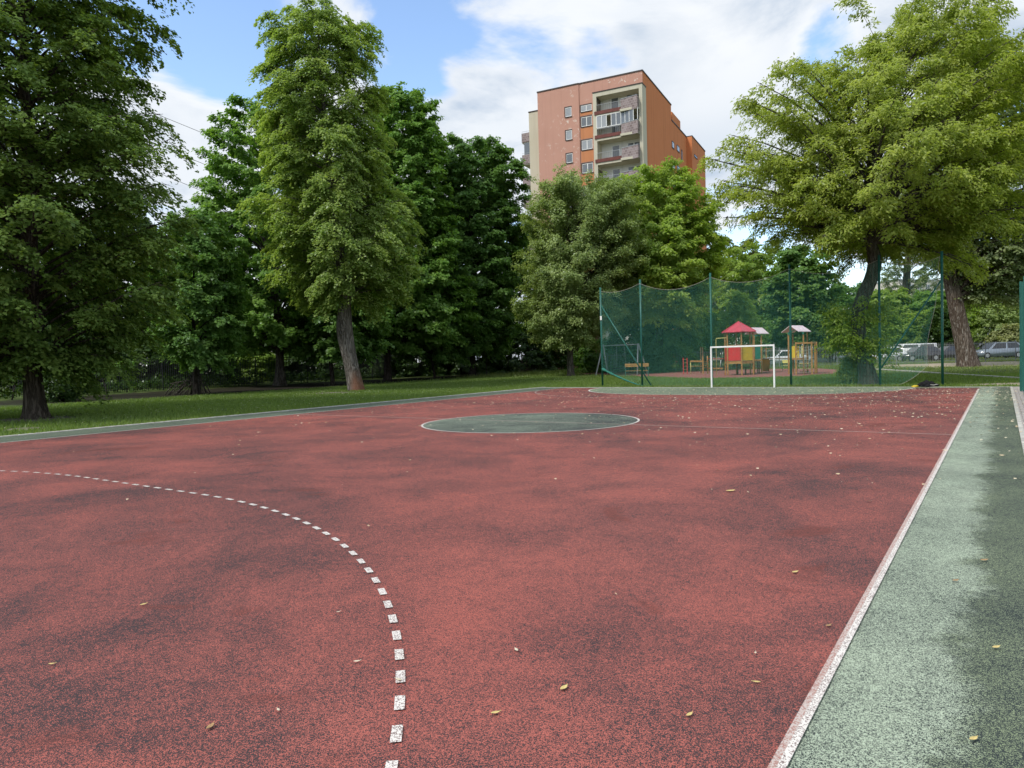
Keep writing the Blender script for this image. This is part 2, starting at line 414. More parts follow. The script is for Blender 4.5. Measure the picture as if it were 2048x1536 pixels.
# ------------------------------------------------------------------ trees
def frames(D, rng, n_up):
    return D
def leaves(P, D, m, L, wid, droop, leaf, lw, rng, up=.8, outw=None, sag=.25, flat=.12, aw=.5):
    """P,D (n,3) spray roots and directions; m leaves per spray. returns verts, quads, tint"""
    n = len(P); N = n*m
    p = np.repeat(P, m, 0); d = np.repeat(D, m, 0); sp = np.repeat(rng.random(n), m)
    Ls = np.repeat(L*(.7+.6*rng.random(n)), m)
    z = np.array([0, 0, 1.0])
    side = np.cross(d, z); side /= np.linalg.norm(side, axis=1, keepdims=True)+1e-6
    upv = np.cross(side, d)
    u = rng.random(N)**.8
    w = rng.normal(0, 1, N)*wid*Ls/L*(1.05-.75*u)
    pos = p + d*(u*Ls)[:, None] + side*w[:, None] + upv*(rng.normal(0, flat, N))[:, None]
    pos[:, 2] -= sag*(u*Ls)**2/L + .35*np.abs(w)*droop
    nrm = z*up + rng.normal(0, .36, (N, 3))
    if outw is not None: nrm += np.repeat(outw, m, 0)*.55
    nrm /= np.linalg.norm(nrm, axis=1, keepdims=True)
    ax = d*aw + side*np.sign(w)[:, None]*.35 + rng.normal(0, .45, (N, 3)); ax[:, 2] -= droop
    ax -= nrm*(ax*nrm).sum(1, keepdims=True); ax /= np.linalg.norm(ax, axis=1, keepdims=True)+1e-6
    b = np.cross(nrm, ax)
    s = leaf*(.65+.7*rng.random(N))
    V = np.empty((N, 4, 3), np.float32)
    V[:, 0] = pos; V[:, 2] = pos + ax*s[:, None] - nrm*(s*.18)[:, None]
    c = pos + ax*(s*.45)[:, None] + nrm*(s*.08)[:, None]
    V[:, 1] = c + b*(s*lw/2)[:, None]; V[:, 3] = c - b*(s*lw/2)[:, None]
    tint = np.clip(.55*sp + .45*rng.random(N), 0, 1)
    return V.reshape(-1, 3), np.arange(N*4).reshape(-1, 4), tint

def bez(a, b, c, t): return a*(1-t)**2 + b*2*t*(1-t) + c*t**2

def trunk_mesh(pts, rads, rng, flare=1.5, n=18, rough=.05):
    """lumpy tapered trunk through pts (local)"""
    P = np.array(pts, float); Rr = np.array(rads, float)
    cum = np.r_[0, np.cumsum(np.linalg.norm(np.diff(P, axis=0), axis=1))]
    m = max(8, int(cum[-1]/.35)); s = np.linspace(0, cum[-1], m)
    # smooth interpolation
    Q = np.stack([np.interp(s, cum, P[:, k]) for k in range(3)], 1); r = np.interp(s, cum, Rr)
    for _ in range(3):
        Q[1:-1] = .25*Q[:-2]+.5*Q[1:-1]+.25*Q[2:]; r[1:-1] = .25*r[:-2]+.5*r[1:-1]+.25*r[2:]
    ph = rng.random(6)*6.28; V = []
    for i in range(m):
        fl = 1+(flare-1)*math.exp(-s[i]/(rads[0]*1.3))
        a = np.arange(n)*2*PI/n
        lob = 1+rough*np.sin(5*a+ph[0]+s[i]*.5)+rough*.7*np.sin(3*a+ph[1]-s[i]*.8)+(fl-1)*.35*np.sin(4*a+ph[2])
        rr = r[i]*fl*lob
        V.append(np.stack([Q[i, 0]+rr*np.cos(a), Q[i, 1]+rr*np.sin(a), np.full(n, Q[i, 2])], 1))
    V = np.concatenate(V); F = [(i*n+j, i*n+(j+1) % n, (i+1)*n+(j+1) % n, (i+1)*n+j) for i in range(m-1) for j in range(n)]
    return V, F, Q, r

def tube_np(pts, r, n=5):
    mb = MB(); mb.tube(pts, r, n, caps=False); return np.array(mb.v), mb.f

BARK = {'grey': bark_mat('grey_bark', (.05,.043,.036), (.19,.172,.148)), 'lime': bark_mat('furrowed_brown_bark', (.035,.028,.022), (.16,.135,.11), streak=8),
        'lime_grey': bark_mat('furrowed_grey_bark', (.075,.065,.055), (.30,.275,.25), stain=(.26,.11,.06), streak=8),
        'dark': bark_mat('dark_bark', (.022,.018,.015), (.085,.07,.06)), 'poplar': bark_mat('flaking_brown_bark', (.065,.045,.034), (.25,.20,.165), streak=7, patches=(.46,.43,.39))}
LEAF = {
 'lime_dark': leaf_mat('dark_lime_leaves', (0.085, 0.155, 0.038), (0.22, 0.31, 0.075), 0.34, 0.015),
 'lime': leaf_mat('lime_tree_leaves', (0.15, 0.245, 0.058), (0.37, 0.46, 0.15), 0.4, 0.02),
 'maple': leaf_mat('maple_leaves', (0.075, 0.17, 0.038), (0.185, 0.31, 0.08), 0.36, 0.02),
 'maple_bright': leaf_mat('fresh_maple_leaves', (0.1, 0.215, 0.04), (0.235, 0.375, 0.085), 0.38, 0.02),
 'plum': leaf_mat('grey_green_leaves', (0.15, 0.225, 0.07), (0.37, 0.45, 0.175), 0.34, 0.02),
 'bright': leaf_mat('bright_green_leaves', (0.145, 0.25, 0.04), (0.32, 0.43, 0.095), 0.42, 0.02),
 'negundo': leaf_mat('yellow_green_leaves', (.215,.290,.046), (.415,.468,.122), 0.44, 0.015),
 'poplar': leaf_mat('poplar_leaves', (0.12, 0.175, 0.065), (0.29, 0.345, 0.16), 0.36, 0.025),
 'shade': leaf_mat('shaded_shrub_leaves', (.026,.062,.016), (.085,.145,.036), 0.36, 0.02),  # leaf colour darkened to carry the shade under the trees
 'ash': leaf_mat('ash_leaves', (.190,.300,.045), (.400,.500,.115), .44, .02),
 'olive': leaf_mat('pale_shrub_leaves', (0.15, 0.18, 0.06), (0.42, 0.44, 0.22), 0.36, 0.02),
}

def tree(name, label, cat, base, prof, trunk, leaf, bark='dark', nl=80, ns=14, m=60, size=.14, lw=.75, droop=.5, seed=1, rise=.12, fan=.28,
         L=.9, wid=.2, sag=.3, group=None, depthscale=.9, jit=(.72, 1.06), trunk_top=.9, inner=.35, base_d=None, shoots=None, tips=(), up=.8, limb_r=.05, flare=1.5, flat=.1, aw=.5, lobes=.10):
    rng = np.random.default_rng(seed)
    B = gpt(*base) if base_d is None else gnd(base[0], base_d)
    D = depth(B); fl = FH
    def loc(px, py):
        """pixel to local (lateral, height) in the tree's own vertical plane"""
        r = ray(px, py); t = (B-CAM).dot(FH)/r.dot(FH); p = CAM+r*t-B
        return p.dot(RH), p.z
    zz, cc, rr = [], [], []
    for (y, xl, xr) in prof:
        a, z1 = loc(xl, y); b, z2 = loc(xr, y); zz.append((z1+z2)/2); cc.append((a+b)/2); rr.append((b-a)/2)
    o = np.argsort(zz); zz = np.array(zz)[o]; cc = np.array(cc)[o]; rr = np.array(rr)[o]
    cf = lambda z: np.interp(z, zz, cc); rf = lambda z: np.interp(z, zz, rr)
    lat = np.array(RH); fwd = np.array(FH)
    root = empty(name, B, 0, label, cat, group)
    # trunk polyline
    tp, tr = [], []
    for (px, py, w) in trunk:
        l, z = loc(px, py); tp.append(lat*l+np.array([0, 0, z])); tr.append(max(.03, w/2/FPX*D))
    tp[0][2] = -.15
    if trunk_top:
        ztop = zz[0]+(zz[-1]-zz[0])*trunk_top; z0 = max(tp[-1][2], zz[0])
        l0 = tp[-1] @ lat
        for k in (.35, .7, 1):
            z = z0+(ztop-z0)*k
            if z > tp[-1][2]+.3:
                l = l0+(cf(z)-l0)*k; tp.append(lat*l+np.array([0, 0, z])); tr.append(max(.03, tr[-1]*.55))
    V, F, Q, r = trunk_mesh(tp, tr, rng, flare)
    TV, TF = [V], [np.array(F)]; off = len(V)
    # limbs
    SP, SD, SO = [], [], []
    H = zz[-1]-zz[0]
    lob = [(rng.integers(2, 6), rng.random()*6.28, rng.random()*6.28) for _ in range(3)]
    wts = rf(zz[0]+H*np.linspace(.02, .97, 200))+.6; cw = np.cumsum(wts)/wts.sum()
    TP = [(loc(x, y), f) for x, y, f in tips]
    for i in range(nl+len(TP)):
        zt = zz[0]+H*np.interp((i+.5*rng.random()+.25)/nl, cw, np.linspace(.01, .99, 200))
        az = i*2.39996+rng.normal(0, .25)
        R = rf(zt)*rng.uniform(*jit)*(1+lobes*sum(math.sin(k*az+p+zt*.35+q) for k, p, q in lob))
        R = min(R, rf(zt)*1.14)
        cen = lat*cf(zt)
        tip = cen+lat*(R*math.cos(az))+fwd*(R*depthscale*math.sin(az)); tip[2] = zt
        zs = zt-rise*H*(.4+.8*rng.random())-R*.25
        fan_ = fan
        if i >= nl:
            (tl, zt), fan_ = TP[i-nl]; tip = lat*tl+fwd*rng.normal(0, rr.max()*.3); tip[2] = zt; zs = zt-H*.30
            cen = lat*cf(min(zt, zz[-1]-H*.15)); R = 1.0
        zs = min(max(zs, zz[0]+.02*H, tp[1][2] if len(tp) > 1 else 0), Q[-1, 2])
        k = int(np.argmin(np.abs(Q[:, 2]-zs))); st = Q[k].copy()
        mid = (st+tip)/2; mid[2] += np.linalg.norm(tip-st)*.14*(1 if rise >= 0 else .2)
        ln = np.linalg.norm(tip-st)
        ts = np.linspace(0, 1, 5); pts = [bez(st, mid, tip, t) for t in ts]
        r0 = min(r[k]*.5, limb_r*(.4+ln*.16))
        tv, tf = tube_np(pts, [r0, r0*.7, r0*.5, r0*.32, r0*.12], 5)
        TV.append(tv); TF.append(np.array(tf)+off); off += len(tv)
        q = max(3, int(round(ns*(.45+.55*ln/max(1.0, rr.max()))*(.7 if i >= nl else 1))))
        in_ = .25 if i >= nl else inner; t = in_+(1-in_)*rng.random(q)**.75; t[:2] = (.98, .9)
        pos = np.stack([bez(st, mid, tip, x) for x in t]); tan = np.stack([(bez(st, mid, tip, min(1, x+.02))-bez(st, mid, tip, x-.02)) for x in t])
        tan /= np.linalg.norm(tan, axis=1, keepdims=True)+1e-6
        sd = np.cross(tan, [0, 0, 1.0]); sd /= np.linalg.norm(sd, axis=1, keepdims=True)+1e-6
        sg = np.where(rng.random(q) < .5, -1, 1.0)*(rng.random(q)**.7)
        fw_ = fan_*ln*np.sqrt(np.clip(1.08-t, .02, 1))*1.1+.1
        P = pos+sd*(sg*fw_*.6)[:, None]; P[:, 2] -= np.abs(sg)*fw_*.22*droop + rng.random(q)*.12
        d = tan*.8+sd*sg[:, None]*.75+rng.normal(0, .22, (q, 3)); d[:, 2] -= droop*.35
        d /= np.linalg.norm(d, axis=1, keepdims=True)
        P = P-d*L*.4
        out = P-(cen+np.array([0, 0, zt-R*.3])); out /= np.linalg.norm(out, axis=1, keepdims=True)+1e-6
        SP.append(P); SD.append(d); SO.append(out)
        # thin twigs to a few sprays
        for a in range(0, q, 3):
            tv, tf = tube_np([pos[a], (pos[a]+P[a])/2+np.array([0,0,.03]), P[a]+d[a]*L*.6], [r0*.25, r0*.16, .006], 3)
            TV.append(tv); TF.append(np.array(tf)+off); off += len(tv)
    bk = BARK[bark]
    link('trunk', np_mesh('trunk', np.concatenate(TV), np.concatenate(TF), smooth=True), bk, root)
    SP, SD, SO = map(np.concatenate, (SP, SD, SO))
    V, Qd, ti = leaves(SP, SD, m, L, wid, droop, size, lw, rng, up, SO, sag, flat, aw)
    link('crown', np_mesh('crown', V, Qd, ti), LEAF[leaf], root)
    if shoots:
        P, Dd = [], []
        for (px, py, n, spread) in shoots:
            l, z = loc(px, py)
            for _ in range(n):
                a = rng.random()*6.28; rr_ = spread*rng.random()**.6
                v = np.array([0, 0, z])+lat*(l+rr_*math.cos(a))+fwd*(rr_*.8*math.sin(a)); v[2] += rng.normal(0, spread*.45)
                dd = lat*math.cos(a)+fwd*math.sin(a)+np.array([0, 0, .2]); P.append(v); Dd.append(dd/np.linalg.norm(dd))
        P = np.array(P); Dd = np.array(Dd); V, Qd, ti = leaves(P, Dd, m, L, wid, droop, size, lw, rng, up, Dd, sag, flat, aw)
        link('shoots', np_mesh('shoots', V, Qd, ti), LEAF['bright'], root)
    return root

def bush(name, label, base, prof, leaf, seed, n=260, m=45, size=.12, lw=.6, base_d=None, group=None, L=.55, wid=.16, depthscale=.8, cat='shrub'):
    """a shrub that reaches the ground: many stems from the root"""
    rng = np.random.default_rng(seed)
    B = gpt(*base) if base_d is None else gnd(base[0], base_d)
    def loc(px, py):
        r = ray(px, py); t = (B-CAM).dot(FH)/r.dot(FH); p = CAM+r*t-B
        return p.dot(RH), p.z
    zz, cc, rr = [], [], []
    for (y, xl, xr) in prof:
        a, z1 = loc(xl, y); b, z2 = loc(xr, y); zz.append((z1+z2)/2); cc.append((a+b)/2); rr.append((b-a)/2)
    o = np.argsort(zz); zz = np.array(zz)[o]; cc = np.array(cc)[o]; rr = np.array(rr)[o]
    lat = np.array(RH); fwd = np.array(FH); root = empty(name, B, 0, label, cat, group)
    ph = rng.random(4)*6.28
    P, D, O = [], [], []
    mb = MB(); c0 = lat*cc[0]
    for i in range(n):
        zt = zz[0]+(zz[-1]-zz[0])*rng.random()**.9; az = rng.random()*6.28
        R = np.interp(zt, zz, rr)*(.35+.65*rng.random()**.45)*(1+.13*math.sin(3*az+ph[0]+zt)+.1*math.sin(5*az+ph[1]-zt*1.7))
        p = lat*(np.interp(zt, zz, cc)+R*math.cos(az))+fwd*(R*depthscale*math.sin(az)); p[2] = zt
        cz = lat*np.interp(zt, zz, cc); cz[2] = zt*.6
        d = p-cz; d /= np.linalg.norm(d)+1e-6; dd = d+rng.normal(0, .35, 3); dd /= np.linalg.norm(dd)
        P.append(p-dd*L*.6); D.append(dd); O.append(d)
        if i % 9 == 0:
            s = c0+rng.normal(0, .12, 3)*np.array([1, 1, 0]); s[2] = -.1
            mb.tube([s, (s+p)/2+np.array([0, 0, .25]), p], [.03, .02, .006], 4, caps=False)
    mb.build('stems', BARK['dark'], root)
    V, Q, ti = leaves(np.array(P), np.array(D), m, L, wid, .25, size, lw, rng, .7, np.array(O), .15, .1)
    link('foliage', np_mesh('foliage', V, Q, ti), LEAF[leaf], root)
    return root

Q_ = 1.0
def build_trees():
    tree('lime_tree', 'huge dark lime tree with a thick flared trunk standing nearest on the left verge', 'tree', (72,836),
      [(-330,-60,180),(-200,-150,250),(-80,-200,300),(0,-230,318),(100,-260,338),(200,-280,355),(300,-300,368),(400,-320,378),(500,-330,345),(600,-330,320),(680,-300,255),(725,-230,225),(758,-90,140)],
      [(73,836,37),(67,780,34),(62,700,31),(58,500,30),(55,250,20)], 'lime_dark', 'lime', nl=210, ns=24, m=58, size=.14, lw=.8, droop=.62, seed=11, rise=.05, L=1.0, wid=.24, fan=.34, sag=.5, flare=1.45, jit=(.62,1.02), inner=.3, flat=.06, up=1.0, lobes=.07)
    t2 = tree('lime_tree', 'tall columnar lime tree with a bare leaning trunk, knot scar and reddish base', 'tree', (713,781),
      [(-8,610,650),(30,540,735),(100,518,750),(200,512,776),(280,505,785),(350,508,800),(420,520,835),(480,540,838),(540,562,838),(585,585,800),(612,610,740)],
      [(713,781,33),(703,730,27),(692,680,31),(688,650,33),(690,615,24),(688,570,21),(672,450,17),(650,250,11)], 'lime', 'lime_grey', nl=185, ns=21, m=58, size=.155, lw=.72, droop=.7, seed=23, rise=.04, L=1.0, wid=.24, fan=.34, sag=.6, flare=1.12, jit=(.70,1.03), flat=.06, up=1.0, lobes=.07)
    D = depth(t2.location)
    # the healed knot wound on the trunk
    r = ray(687, 655); tt = (t2.location-CAM).dot(FH)/r.dot(FH); k = CAM+r*tt-t2.location
    mb = MB(); s = D/FPX
    for a0, a1, w in ((0, 1, 1),):
        ring = []
        for j in range(15):
            a = 2*PI*j/14; ring.append(k-FH*(s*14.6)+RH*(math.cos(a)*s*5.2)+Vector((0,0,math.sin(a)*s*15)))
        mb.tube(ring, [s*1.9]*15, 6)
        mb.tube([k-FH*(s*14.2)+Vector((0,0,-s*12)), k-FH*(s*14.6)+RH*s*.8, k-FH*(s*14.2)+Vector((0,0,s*11))], [s*1.2, s*2.6, s*1.2], 7)
    mb.build('knot_scar', BARK['lime_grey'], t2)
    tree('maple_tree', 'dark green maple with a straight trunk behind the fence-side gap, between the two limes', 'tree', (560,771),
      [(195,485,600),(240,430,640),(340,405,670),(400,380,680),(500,355,685),(600,335,690),(670,350,690),(712,420,640)],
      [(560,772,20),(560,730,16),(558,660,14)], 'maple_bright', 'grey', nl=200, ns=15, m=46, size=.21, lw=.95, droop=.25, seed=31, jit=(.78,1.04), lobes=.06, rise=.12, L=1.0, wid=.26, sag=.2)
    tree('young_lime_tree', 'low bushy lime with leaves hanging to the stick den', 'tree', (392,789),
      [(418,340,420),(470,308,470),(560,290,490),(650,300,498),(700,325,480),(730,360,450)],
      [(392,789,11),(390,740,9),(388,680,8)], 'maple', 'dark', nl=90, ns=12, m=46, size=.17, lw=.9, droop=.4, seed=37, rise=.1, L=.8, wid=.2)
    tree('maple_tree', 'tall dark maple rising behind the leaning lime, its crown rounded at top right', 'tree', (775,761),
      [(168,775,825),(215,745,872),(280,740,892),(350,720,896),(450,715,905),(560,710,935),(650,720,945),(705,760,900)],
      [(775,762,15),(775,710,12),(778,640,10)], 'maple_bright', 'dark', nl=230, ns=15, m=46, size=.22, lw=.95, droop=.25, seed=41, jit=(.78,1.04), lobes=.06, rise=.12, L=1.1, wid=.28, sag=.2)
    tree('maple_tree', 'broad dark maple beside the grey green tree, trunk in deep shade', 'tree', (945,753),
      [(268,905,945),(288,875,1015),(340,855,1040),(420,840,1048),(520,835,1052),(600,830,1048),(660,825,1040),(712,870,1010)],
      [(945,754,12),(945,700,10),(945,620,8)], 'maple', 'dark', nl=230, ns=15, m=46, size=.23, lw=.95, droop=.25, seed=43, jit=(.78,1.04), lobes=.06, rise=.12, L=1.1, wid=.28, sag=.2)
    tree('maple_tree', 'twin stemmed dark maple just left of the leaning lime trunk', 'tree', (668,770),
      [(470,640,720),(550,600,770),(630,585,785),(690,600,770),(718,630,730)],
      [(666,770,9),(663,740,8),(660,690,7)], 'maple', 'dark', nl=110, ns=14, m=46, size=.21, lw=.95, droop=.25, seed=45, jit=(.78,1.04), lobes=.06, rise=.12, L=1.0, wid=.26, sag=.2)
    tree('young_maple_tree', 'low spreading maple with a thin crooked stem under the tall maples', 'tree', (868,757),
      [(560,830,910),(600,790,960),(650,780,1000),(695,795,965),(722,835,930)],
      [(871,757,6),(866,735,5),(862,700,5)], 'maple', 'dark', nl=70, ns=13, m=46, size=.2, lw=.95, droop=.2, seed=47, rise=.12, L=.9, wid=.24)
    tree('cherry_plum_tree', 'fine leaved grey green tree left of the ball net', 'tree', (1142,753),
      [(352,1130,1225),(372,1076,1262),(415,1055,1282),(480,1050,1282),(560,1045,1272),(610,1040,1255),(655,1055,1225),(695,1090,1180)],
      [(1142,753,14),(1140,715,12),(1140,640,11),(1150,500,8)], 'plum', 'grey', nl=250, ns=17, m=52, size=.16, lw=.6, droop=.15, seed=53, rise=.16, L=1.0, wid=.24, sag=.08, jit=(.72,1.08), up=.75, flat=.16,
      tips=[(1080,368,.08),(1115,350,.06),(1160,348,.06),(1200,350,.06),(1238,354,.06),(1268,372,.08),(1050,430,.12),(1045,500,.12)])
    tree('ash_tree', 'bright green tree in front of the orange tower block', 'tree', (1330,700),
      [(322,1305,1340),(346,1255,1368),(380,1237,1395),(420,1215,1425),(480,1205,1442),(540,1200,1445),(600,1200,1425),(650,1230,1395)],
      [(1318,730,18),(1318,660,15),(1318,560,12)], 'ash', 'dark', nl=210, ns=16, m=44, size=.24, lw=.6, droop=.35, seed=59, rise=.18, L=1.2, wid=.3, base_d=62, sag=.25, jit=(.74,1.1))
    tree('locust_tree', 'yellow green tree far behind the net between the ash and the dark maple', 'tree', (1500,700),
      [(478,1470,1540),(510,1435,1580),(560,1415,1610),(620,1405,1610),(680,1430,1590)],
      [(1500,700,10),(1500,640,8)], 'bright', 'dark', nl=80, ns=13, m=36, size=.32, lw=.55, droop=.3, seed=61, rise=.18, L=1.5, wid=.4, base_d=84)
    tree('maple_tree', 'dark maple far behind the play frame, its round top against the sky', 'tree', (1610,700),
      [(486,1575,1615),(508,1550,1648),(560,1535,1672),(640,1535,1688),(690,1565,1670)],
      [(1612,700,10),(1612,640,8)], 'maple', 'dark', nl=80, ns=13, m=38, size=.3, lw=.9, droop=.25, seed=67, rise=.14, L=1.3, wid=.35, base_d=76)
    tree('maple_tree', 'mid green maple behind the swing, below the bright ash', 'tree', (1330,735),
      [(545,1300,1360),(590,1262,1400),(650,1245,1425),(700,1255,1410),(725,1280,1380)],
      [(1335,738,9),(1335,690,8)], 'maple', 'dark', nl=90, ns=12, m=40, size=.22, lw=.9, droop=.25, seed=71, rise=.14, L=1.0, wid=.26, base_d=64)
    tree('box_elder_tree', 'large yellow green tree with a dark leaning trunk behind the ball net', 'tree', (1737,769),
      [(-5,1830,1900),(30,1770,2000),(80,1690,2010),(130,1610,2030),(190,1540,2060),(240,1480,2080),(300,1455,2090),(380,1460,2100),(425,1485,2090),(462,1550,2060),(498,1650,1960)],
      [(1738,769,34),(1730,725,27),(1716,660,25),(1716,625,28),(1726,590,28),(1748,550,26),(1752,510,24),(1725,455,20),(1735,360,14),(1770,250,9)], 'negundo', 'grey', nl=235, ns=23, m=44, size=.16, lw=.42, droop=.38, seed=79, rise=.26, L=.85, wid=.25, fan=.22, sag=.35,
      jit=(.60,1.02), up=.6, limb_r=.085, inner=.48, flare=1.35,
      tips=[(1662,30,.07),(1685,55,.09),(1745,42,.07),(1785,28,.06),(1838,2,.06),(1860,-20,.09),(1905,-12,.09),(1960,10,.09),(2005,35,.08),(1553,118,.07),(1570,150,.1),(1500,188,.09),(1525,180,.09),(1446,235,.09),(1450,280,.1),(1452,330,.1),(1470,380,.1),(1462,425,.1),(1610,110,.1),(1700,80,.1),(1470,215,.1),(1540,478,.24),(1505,455,.24),(1580,498,.24),(1640,510,.2),(1690,535,.2),(1660,480,.2),(1880,545,.2),(1925,525,.2),(1965,540,.2),(1820,520,.2),(2010,500,.2)], shoots=[(1706,635,50,.95),(1722,690,42,.8),(1690,672,32,.75),(1742,620,18,.6),(1745,700,12,.5)], lobes=.13, trunk_top=.8)
    tree('poplar_tree', 'big old poplar with a thick flaking brown trunk right of the net', 'tree', (1938,733),
      [(50,1905,1985),(110,1860,2040),(200,1830,2085),(300,1810,2110),(400,1810,2130),(480,1850,2130),(560,1930,2090),(610,1960,2060)],
      [(1938,734,37),(1931,700,33),(1918,640,29),(1904,570,27),(1893,510,24),(1895,400,18)], 'poplar', 'poplar', nl=170, ns=16, m=42, size=.19, lw=.75, droop=.45, seed=83, rise=.16, L=1.1, wid=.26, jit=(.62,1.1), limb_r=.1, flare=1.25, sag=.4)
    tree('poplar_tree', 'slim poplar with a pale straight trunk seen through the net', 'tree', (1802,709),
      [(330,1790,1840),(420,1765,1880),(500,1760,1895),(560,1765,1885),(610,1780,1870),(640,1790,1840)],
      [(1801,709,18),(1806,650,15),(1812,580,14),(1817,500,11)], 'poplar', 'grey', nl=100, ns=13, m=38, size=.22, lw=.75, droop=.45, seed=89, rise=.14, L=1.1, wid=.26, flare=1.3)
    # trees and shrubs beyond the far fence
    g = 'trees beyond the car park'
    far = [((1450,690),95,[(470,1440,1500),(520,1400,1540),(600,1390,1550),(680,1400,1540)],'poplar','grey green tree far beyond the playground, peeping left of the locust'),
           ((1690,690),100,[(560,1670,1720),(600,1640,1760),(650,1630,1770),(690,1650,1750)],'maple','dark distant tree hidden behind the box elder trunk'),
           ((1780,690),92,[(575,1760,1800),(610,1730,1830),(660,1725,1835),(690,1745,1815)],'bright','bright distant tree between box elder trunk and slim poplar'),
           ((1862,690),90,[(578,1840,1885),(610,1815,1905),(660,1810,1910),(688,1830,1890)],'maple_bright','fresh green distant tree right of the slim poplar'),
           ((1985,690),88,[(430,1950,2040),(500,1915,2080),(570,1905,2090),(640,1910,2090),(680,1930,2060)],'plum','tall grey green distant tree right of the big poplar trunk'),
           ((2075,690),92,[(400,2040,2110),(480,2000,2150),(600,2000,2150),(680,2030,2120)],'poplar','distant tree cut by the right edge of the view')]
    for i, (b, d, pr, lf, lab) in enumerate(far):
        tree('distant_tree', lab, 'tree', b, pr, [(b[0],700,9),(b[0],650,7)], lf, 'dark', nl=70, ns=11, m=34, size=.34, lw=.75, droop=.3, seed=100+i, rise=.14, L=1.4, wid=.4, base_d=d, group=g)
    gl = 'trees beyond the left fence'
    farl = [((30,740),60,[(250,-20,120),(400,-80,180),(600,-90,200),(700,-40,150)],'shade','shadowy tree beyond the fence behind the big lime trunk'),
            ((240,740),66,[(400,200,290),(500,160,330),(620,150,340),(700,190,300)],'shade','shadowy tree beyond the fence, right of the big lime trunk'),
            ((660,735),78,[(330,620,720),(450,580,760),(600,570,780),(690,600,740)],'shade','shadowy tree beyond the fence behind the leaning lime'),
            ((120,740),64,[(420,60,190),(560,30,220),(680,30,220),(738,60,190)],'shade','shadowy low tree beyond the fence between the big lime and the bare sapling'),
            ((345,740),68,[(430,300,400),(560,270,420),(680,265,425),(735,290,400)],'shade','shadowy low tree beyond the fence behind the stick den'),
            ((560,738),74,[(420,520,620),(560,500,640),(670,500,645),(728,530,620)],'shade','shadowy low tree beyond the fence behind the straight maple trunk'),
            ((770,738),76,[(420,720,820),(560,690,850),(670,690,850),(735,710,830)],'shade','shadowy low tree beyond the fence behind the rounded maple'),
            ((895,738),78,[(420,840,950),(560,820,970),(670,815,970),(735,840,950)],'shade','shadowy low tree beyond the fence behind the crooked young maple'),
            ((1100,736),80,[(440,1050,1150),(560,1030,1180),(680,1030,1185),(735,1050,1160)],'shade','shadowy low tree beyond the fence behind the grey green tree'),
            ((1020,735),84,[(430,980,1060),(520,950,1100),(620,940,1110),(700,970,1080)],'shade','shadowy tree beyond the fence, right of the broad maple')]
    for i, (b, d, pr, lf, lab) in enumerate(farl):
        tree('distant_tree', lab, 'tree', b, pr, [(b[0],745,10),(b[0],680,8)], lf, 'dark', nl=70, ns=12, m=36, size=.28, lw=.8, droop=.3, seed=140+i, rise=.14, L=1.2, wid=.34, base_d=d, group=gl)
